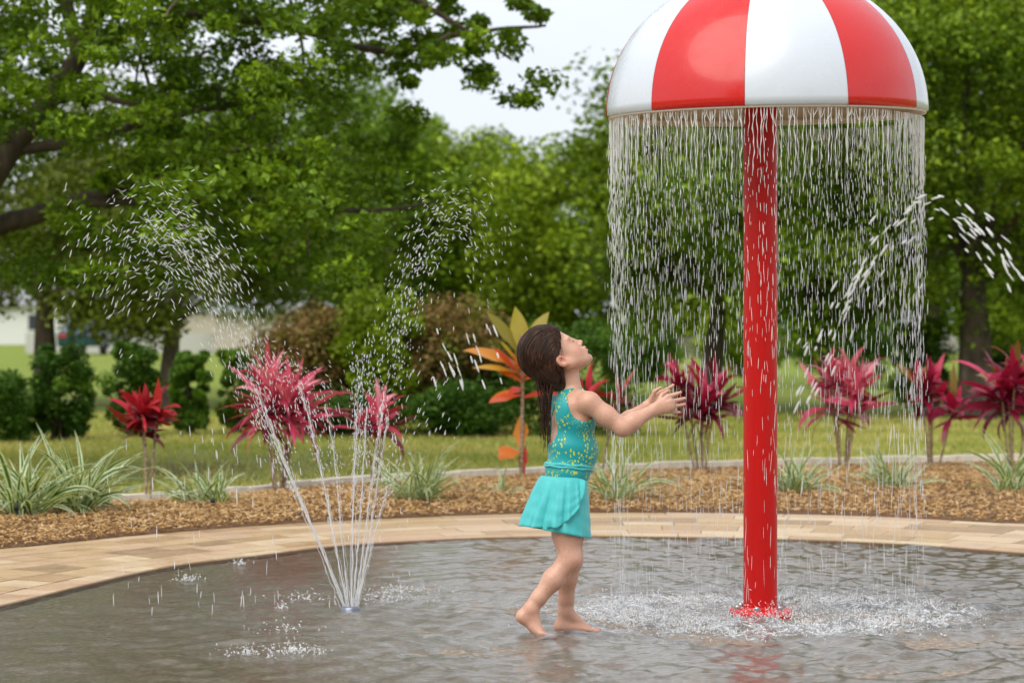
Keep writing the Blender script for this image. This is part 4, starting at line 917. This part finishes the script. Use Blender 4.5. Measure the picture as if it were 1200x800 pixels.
# skin colour per vertex: cheeks, lips, brows, lashes, warm joints
col = np.tile(np.array([.64, .36, .25]), (len(V), 1))
def near(p, rad, c, amt=1.):
    w = np.clip(1 - (np.linalg.norm((V - p), axis=1) / rad) ** 2, 0, 1) ** 1.2 * amt; col[:] = col * (1 - w[:, None]) + np.array(c) * w[:, None]
Q = (V - HCn) @ HA.T / px_
def nearh(f, s_, d, rf, rs, rd, c, amt=1., pw=1.):
    w = np.clip(1 - ((Q[:, 0] - f) / rf) ** 2 - ((np.abs(Q[:, 1]) - s_) / rs) ** 2 - ((Q[:, 2] - d) / rd) ** 2, 0, 1) ** pw * amt; col[:] = col * (1 - w[:, None]) + np.array(c) * w[:, None]
nearh(24, 13, 24, 12, 11, 10, (.66, .26, .19), .6); nearh(32, 0, 30.5, 4, 6.2, 4.2, (.5, .14, .12), .95, .35); nearh(34, 0, 21, 4, 4, 4, (.64, .28, .21), .6)
nearh(1, 26, 20, 8, 8, 11, (.68, .24, .17), .6)
for p, rr_ in ((ELn, .04), (ELf, .04), (KNn, .045), (KNf, .045), (ANn, .035), (GP(640, 750, -.1), .05), (GP(612, 728, -.1), .03), (GP(700, 738, .06), .045), (GP(655, 735, .05), .03)): near(p, rr_, (.62, .27, .18), .5)
for p in ((700, 480, -.135), (716, 491, -.13), (663, 640, -.12), (640, 690, -.12)): near(GP(*p), .004, (.3, .13, .08), .8)
lash = (np.abs(Q[:, 2] - 13.6 + .02 * (np.abs(Q[:, 1]) - 9.4) ** 2) < .9) & (np.abs(np.abs(Q[:, 1]) - 9.6) < 4.6) & (Q[:, 0] > 24); col[lash] = (.05, .025, .02)
brow = (np.abs(Q[:, 2] - 6.2 - .03 * (np.abs(Q[:, 1]) - 9) ** 2) < 1.0) & (np.abs(np.abs(Q[:, 1]) - 10) < 6) & (Q[:, 0] > 20); col[brow] = col[brow] * .5 + np.array([.2, .1, .06]) * .5
msk = material('skin', rough=.52, Subsurface_Weight=.15, Subsurface_Scale=.012, Coat_Weight=.06, Coat_Roughness=.3); g = N(msk); g.b.inputs['Subsurface Radius'].default_value = (1, .35, .2)
blot = g.ramp(g.noise(26, 5, g.obj(), .65), [(.42, (0, 0, 0)), (.62, (.5, .5, .5))]); sc_ = g.mix(blot, g.attr('col', 'Color'), (.6, .28, .2)); g.link(g.mix(g.ramp(g.noise(9, 3, g.obj()), [(.35, (0, 0, 0)), (.65, (.4, .4, .4))]), sc_, (.66, .40, .29)), g.b.inputs['Base Color'])
g.link(g.ramp(g.noise(60, 3, g.obj()), [(.4, (.22, .22, .22)), (.58, (.56, .56, .56))]), g.b.inputs['Roughness']); g.bump(g.noise(260, 3, g.obj()), .12, .002)
girl = mesh('person', V, F, msk, vcol=col, loc=(GX, YG, 0)); tag(girl, 'little girl in a turquoise swimsuit looking up with both hands held out to the water', 'person')
# eyeline: dark lashes stand out a little
# swimsuit top as a shell just over the body
X_, Y_, Z_ = np.meshgrid(*[(B.o[i] + np.arange(B.n[i]) * HG).astype(np.float32) for i in range(3)], indexing='ij', sparse=True)
c0 = GP(672, 480); tt_ = (X_ - c0[0]) * FW[0] + (Y_ - c0[1]) * FW[1]; rr3 = (X_ - c0[0]) * RT[0] + (Y_ - c0[1]) * RT[1]
def zpx(py): return HC - (py - HOR) * px_
def ell2(a, b, ra, rb): k0 = np.sqrt((a / ra) ** 2 + (b / rb) ** 2); return (k0 - 1) * min(ra, rb)
ar = np.abs(rr3)
reg = np.maximum(zpx(563) - Z_, Z_ - zpx(443) + 0 * tt_)
armh = np.maximum(ell2(tt_ - .004, Z_ - zpx(471), .052, .062), .044 - ar + .10 * np.clip(zpx(462) - Z_, 0, .1)); reg = np.maximum(reg, -armh)
reg = np.maximum(reg, -np.maximum(ell2(tt_ - .035, Z_ - zpx(452), .055, .050), ar - .030))              # front neckline and neck
reg = np.maximum(reg, -np.maximum(np.maximum(ell2(rr3, Z_ - zpx(497), .030, .068), tt_ + .0), -.2 + 0 * ar))   # keyhole at the back
reg = np.maximum(reg, -np.maximum(np.maximum(tt_ + .005, ar * 1. - .030), zpx(455) - Z_))
reg = np.maximum(reg, .007 - ARM.D)
Dn = B.D - .0030; suit = np.maximum(np.maximum(Dn, reg), TOR - .022)
suit = np.maximum(suit, -(B.D + .004))
V, F = surface_nets(suit, B.o, HG)
mst_ = material('swimsuit_fabric', rough=.5, Sheen_Weight=.2); g = N(mst_); O = g.obj()
tq = (.0, .30, .34); yl = (.55, .66, .06)
wv = g.noise(14, 3, O, out=1); wo_ = g.n('ShaderNodeVectorMath', {0: O, 1: g.n('ShaderNodeVectorMath', {0: wv, 1: (.012, .012, .012)}, operation='MULTIPLY').outputs[0]}, operation='ADD').outputs[0]
v1 = g.n('ShaderNodeTexVoronoi', {'Vector': g.scale(wo_, (1, 1, .65)), 'Scale': 105.}).outputs['Distance']
dots = g.ramp(v1, [(.30, (1, 1, 1)), (.36, (0, 0, 0))]); msk1 = g.ramp(g.noise(20, 2, O), [(.43, (0, 0, 0)), (.48, (1, 1, 1))])
v2 = g.n('ShaderNodeTexVoronoi', {'Vector': wo_, 'Scale': 19., 'Randomness': 1.}).outputs['Distance']; ringp = g.ramp(g.math('FRACT', g.math('MULTIPLY', v2, 6.5)), [(.0, (0, 0, 0)), (.40, (0, 0, 0)), (.5, (1, 1, 1)), (.62, (0, 0, 0))])
ringm = g.mix(1., ringp, g.ramp(g.noise(150, 2, O), [(.47, (0, 0, 0)), (.54, (1, 1, 1))]), 'MULTIPLY'); rm2 = g.ramp(v2, [(.42, (1, 1, 1)), (.5, (0, 0, 0))]); ringm = g.mix(1., ringm, rm2, 'MULTIPLY')
pat = g.mix(1., g.mix(1., dots, msk1, 'MULTIPLY'), ringm, 'LIGHTEN'); g.link(g.mix(pat, g.mix(g.noise(9, 2, O), tq, (.0, .36, .37)), yl), g.b.inputs['Base Color']); g.bump(g.noise(500, 2, O), .15, .001)
mesh('swimsuit_top', V, F, mst_, girl)
mtur = material('turquoise_fabric', (.03, .44, .45), .6, Sheen_Weight=.25); g = N(mtur); g.link(g.mix(g.noise(30, 3, g.obj()), (.03, .44, .46), (.09, .58, .57)), g.b.inputs['Base Color']); g.bump(g.noise(60, 4, g.scale(g.obj(), (1, 1, .3))), .25, .004)
# rolled waistband
def ringloop(py, rx, ry, cx, tilt=0., n=72, wob=.0):
    a = np.arange(n + 1) * 2 * pi / n; c = GP(cx, py); return np.array([c + FW * rx * cos(b) + RT * ry * sin(b) + UP * (tilt * cos(b) + wob * sin(b * 7 + py)) for b in a])
mb = MB()
for py, rx, ry, cx, rad_, tl_ in ((544.5, .0785, .083, 667, .0050, -.006), (547.5, .0790, .0835, 666.5, .0046, -.008)):
    mb.add(*tube(ringloop(py, rx, ry, cx, tl_, wob=.0012), rad_ * (1 + .15 * np.sin(np.arange(73) * 1.7)), 10, False))
mb.build('waistband_roll', mtur, girl)
# skirt: flared rear layer with folds, smoother front layer
def skirt(a0, a1, hem, ztop, off, seed, folds, name, na=90, nz_=26):
    V = []; F = []; r = np.random.default_rng(seed)
    for j in range(nz_ + 1):
        s = j / nz_
        for i in range(na + 1):
            a = a0 + (a1 - a0) * i / na; zt = zpx(ztop) - .004 * cos(a); zb = zpx(hem(a)); z = zt + (zb - zt) * s
            back = .5 - .5 * cos(a); cxp = GP(661.5 - 3 * s, 570)
            fl = .0742 + (.0175 + .0435 * back ** 1.5) * (s ** .85); fr_ = .0872 + (.0325 + .018 * back) * s ** .7
            rp = folds * s ** .9 * (.3 + back) * (sin(a * 13 + 2.6 * s + seed + .8 * sin(5 * s)) * (.7 + .5 * sin(a * 3.3)) + .6 * sin(a * 23 + 2 - s + seed) + .4 * sin(a * 37 + seed)) + .0012 * sin(s * 25 + a * 5) * s
            lip = -.0 * max(0, (s - .93) / .07) * (1 if folds > .004 else .6)
            p = np.array([cxp[0], 0, 0]) + FW * (fl + off + rp + lip) * cos(a) + RT * (fr_ + off + rp + lip) * sin(a); V.append((p[0], p[1], z))
    for j in range(nz_):
        for i in range(na): q = j * (na + 1) + i; F.append((q, q + 1, q + na + 2, q + na + 1))
    o = mesh(name, V, F, mtur, girl); md = o.modifiers.new('t', 'SOLIDIFY'); md.thickness = .0014; md.offset = 0; return o
front = lambda a: 616 + 15.5 * np.clip(.5 + .5 * cos(a) + .35 * sin(a), 0, 1) ** .8
skirt(0, 2 * pi, lambda a: 614 + 17 * (.5 + .5 * cos(a)) ** .7, 558, 0, 1, .0032, 'skirt_front')
def rear_hem(a):                                     # a: 0 front, pi/2 near side, pi back
    d = abs((a - radians(72))) ; e = abs(radians(288) - a); w = min(d, e); return 561 + 54 * min(1, (w / radians(48))) ** .45
skirt(radians(72), radians(288), rear_hem, 559, .0055, 3, .0082, 'skirt_flap')
# hair
Hh = Field(HCn - .13, HCn + np.array([.10, .12, .13]), .0025)
Hh.ell(HP(-3.5, 0, -1.5), np.array([32.2, 27.8, 32.2]) * px_, HA, .01); Hh.ell(HP(-14, 0, 16), np.array([20, 22, 22]) * px_, HA, .03); Hh.ell(HP(-20, 0, 34), np.array([10, 12, 14]) * px_, HA, .03)
gx_, gy_, gz_ = np.meshgrid(*[(Hh.o[i] + np.arange(Hh.n[i]) * Hh.h).astype(np.float32) for i in range(3)], indexing='ij', sparse=True)
xp = (gx_ - HCn[0]) / px_; zp = (gz_ - HCn[2]) / px_; yp = (gy_ - HCn[1]) / px_
qf = (xp * hf[0] + yp * hf[1] + zp * hf[2]); qs = np.abs(xp * hs[0] + yp * hs[1] + zp * hs[2]); qd = xp * hd[0] + yp * hd[1] + zp * hd[2]
side = np.clip((qs - 8) / 14, 0, 1)
lim = (qf - (27 - 17.5 * side)) * .75 + (qd + 9 - 15 * side) * .62   # hairline: a slanted cut, lower at the temples
ear = 1 - np.sqrt(((qf - 1.5) / 7.5) ** 2 + ((qd - 20) / 9.5) ** 2 + 0 * qs); ear = np.where(qs > 18, ear * 7, -5)
Hh.D = np.maximum(Hh.D, np.maximum(lim, ear).astype(np.float32) * px_)
strd = .0011 * np.sin(qs * 1.5 + qd * .35 + 1.5 * np.sin(qf * .15)) + .0007 * np.sin(qs * 3.7 - qd * .5); Hh.D = Hh.D + strd.astype(np.float32)
V, F = surface_nets(Hh.D, Hh.o, Hh.h)
mhr = material('wet_hair', rough=.42, Specular_IOR_Level=.3); g = N(mhr); g.link(g.ramp(g.noise(70, 5, g.scale(g.obj(), (1, 1, .25)), .6), [(.3, (.009, .004, .002)), (.55, (.042, .016, .008)), (.8, (.15, .065, .034))]), g.b.inputs['Base Color']); g.bump(g.noise(220, 4, g.scale(g.obj(), (1, 1, .12))), .6, .004)
hair = mesh('hair', V, F, mhr, girl)
mb = MB(); rh = np.random.default_rng(77)
def strand(P, r0, r1, seg=6): mb.add(*tube(catmull(P, 6), np.linspace(r0, r1, (len(P) - 1) * 6 + 1), seg))
EC = np.array([-3.5, 0, -1.5]); ER = np.array([33., 28.7, 33.])
for i in range(760):                                 # combed wet strands over the cap, from the hairline to the nape
    s0 = rh.uniform(-27, 27); k = np.clip((abs(s0) - 8) / 14, 0, 1); lo_ = rh.uniform(0, 1) if abs(s0) > 17 else 0
    st = np.array([26 - 17.5 * k - 9 * lo_, s0, -9 + 15 * k + 5 * lo_]); md_ = np.array([-10 - 12 * (1 - k), s0 * (1.1 - .15 * k), -26 * (1 - k) + 2 + rh.normal(0, 2)]); en = np.array([-24 + rh.normal(0, 2), s0 * .5, 24 + rh.normal(0, 2)])
    P = []
    for u in np.linspace(0, 1, 8):
        q = st * (1 - u) ** 2 + 2 * u * (1 - u) * md_ * 1.15 + en * u * u; d_ = (q - EC) / ER; q = EC + (q - EC) / max(np.linalg.norm(d_), .3); P.append(HP(*q))
    P.append(HP(-23 + rh.normal(0, 2), s0 * .3, 35 + rh.normal(0, 3))); rr_ = rh.uniform(.0006, .0019)
    strand([p + rh.normal(0, .0008, 3) for p in P], rr_, .0007, 5)
for i in range(70):                                  # wet tail hanging down the back
    x0, y0 = rh.uniform(626, 652), rh.uniform(436, 446); xe = rh.normal(640 + (x0 - 639) * .3, 3.4); ye = rh.uniform(478, 530); v0 = rh.uniform(-.045, .02); ve = rh.normal(-.035, .006)
    if xe > 644: xe = 644 - abs(rh.normal(0, 1.5))
    strand([GP(x0, y0 - 8, v0), GP(x0 * .6 + xe * .4, y0 + 14, v0 * .5 + ve * .5), GP(xe + rh.normal(0, 1.4), (y0 + ye) / 2, ve), GP(xe + rh.normal(0, 1.5), ye, ve)], rh.uniform(.0016, .0034), .0007)
for i in range(16):                                  # strands at neck and temple
    strand([HP(4 + rh.normal(0, 3), 23.5, 6), HP(-3 + rh.normal(0, 2), 25.5, 12), HP(-8 + rh.normal(0, 1.5), 25, 22), HP(-12, 20, 32), GP(rh.normal(655, 3), rh.uniform(446, 458), -.04)], .0014, .0005)
for pts in ([(655, 396), (657, 407), (658, 418), (657, 424)], [(653, 390), (656, 400), (659, 410), (660, 417)]): strand([GP(x, y, -.071 - .0008 * i) for i, (x, y) in enumerate(pts)], .0011, .0005)
mb.build('hair_strands', mhr, hair)
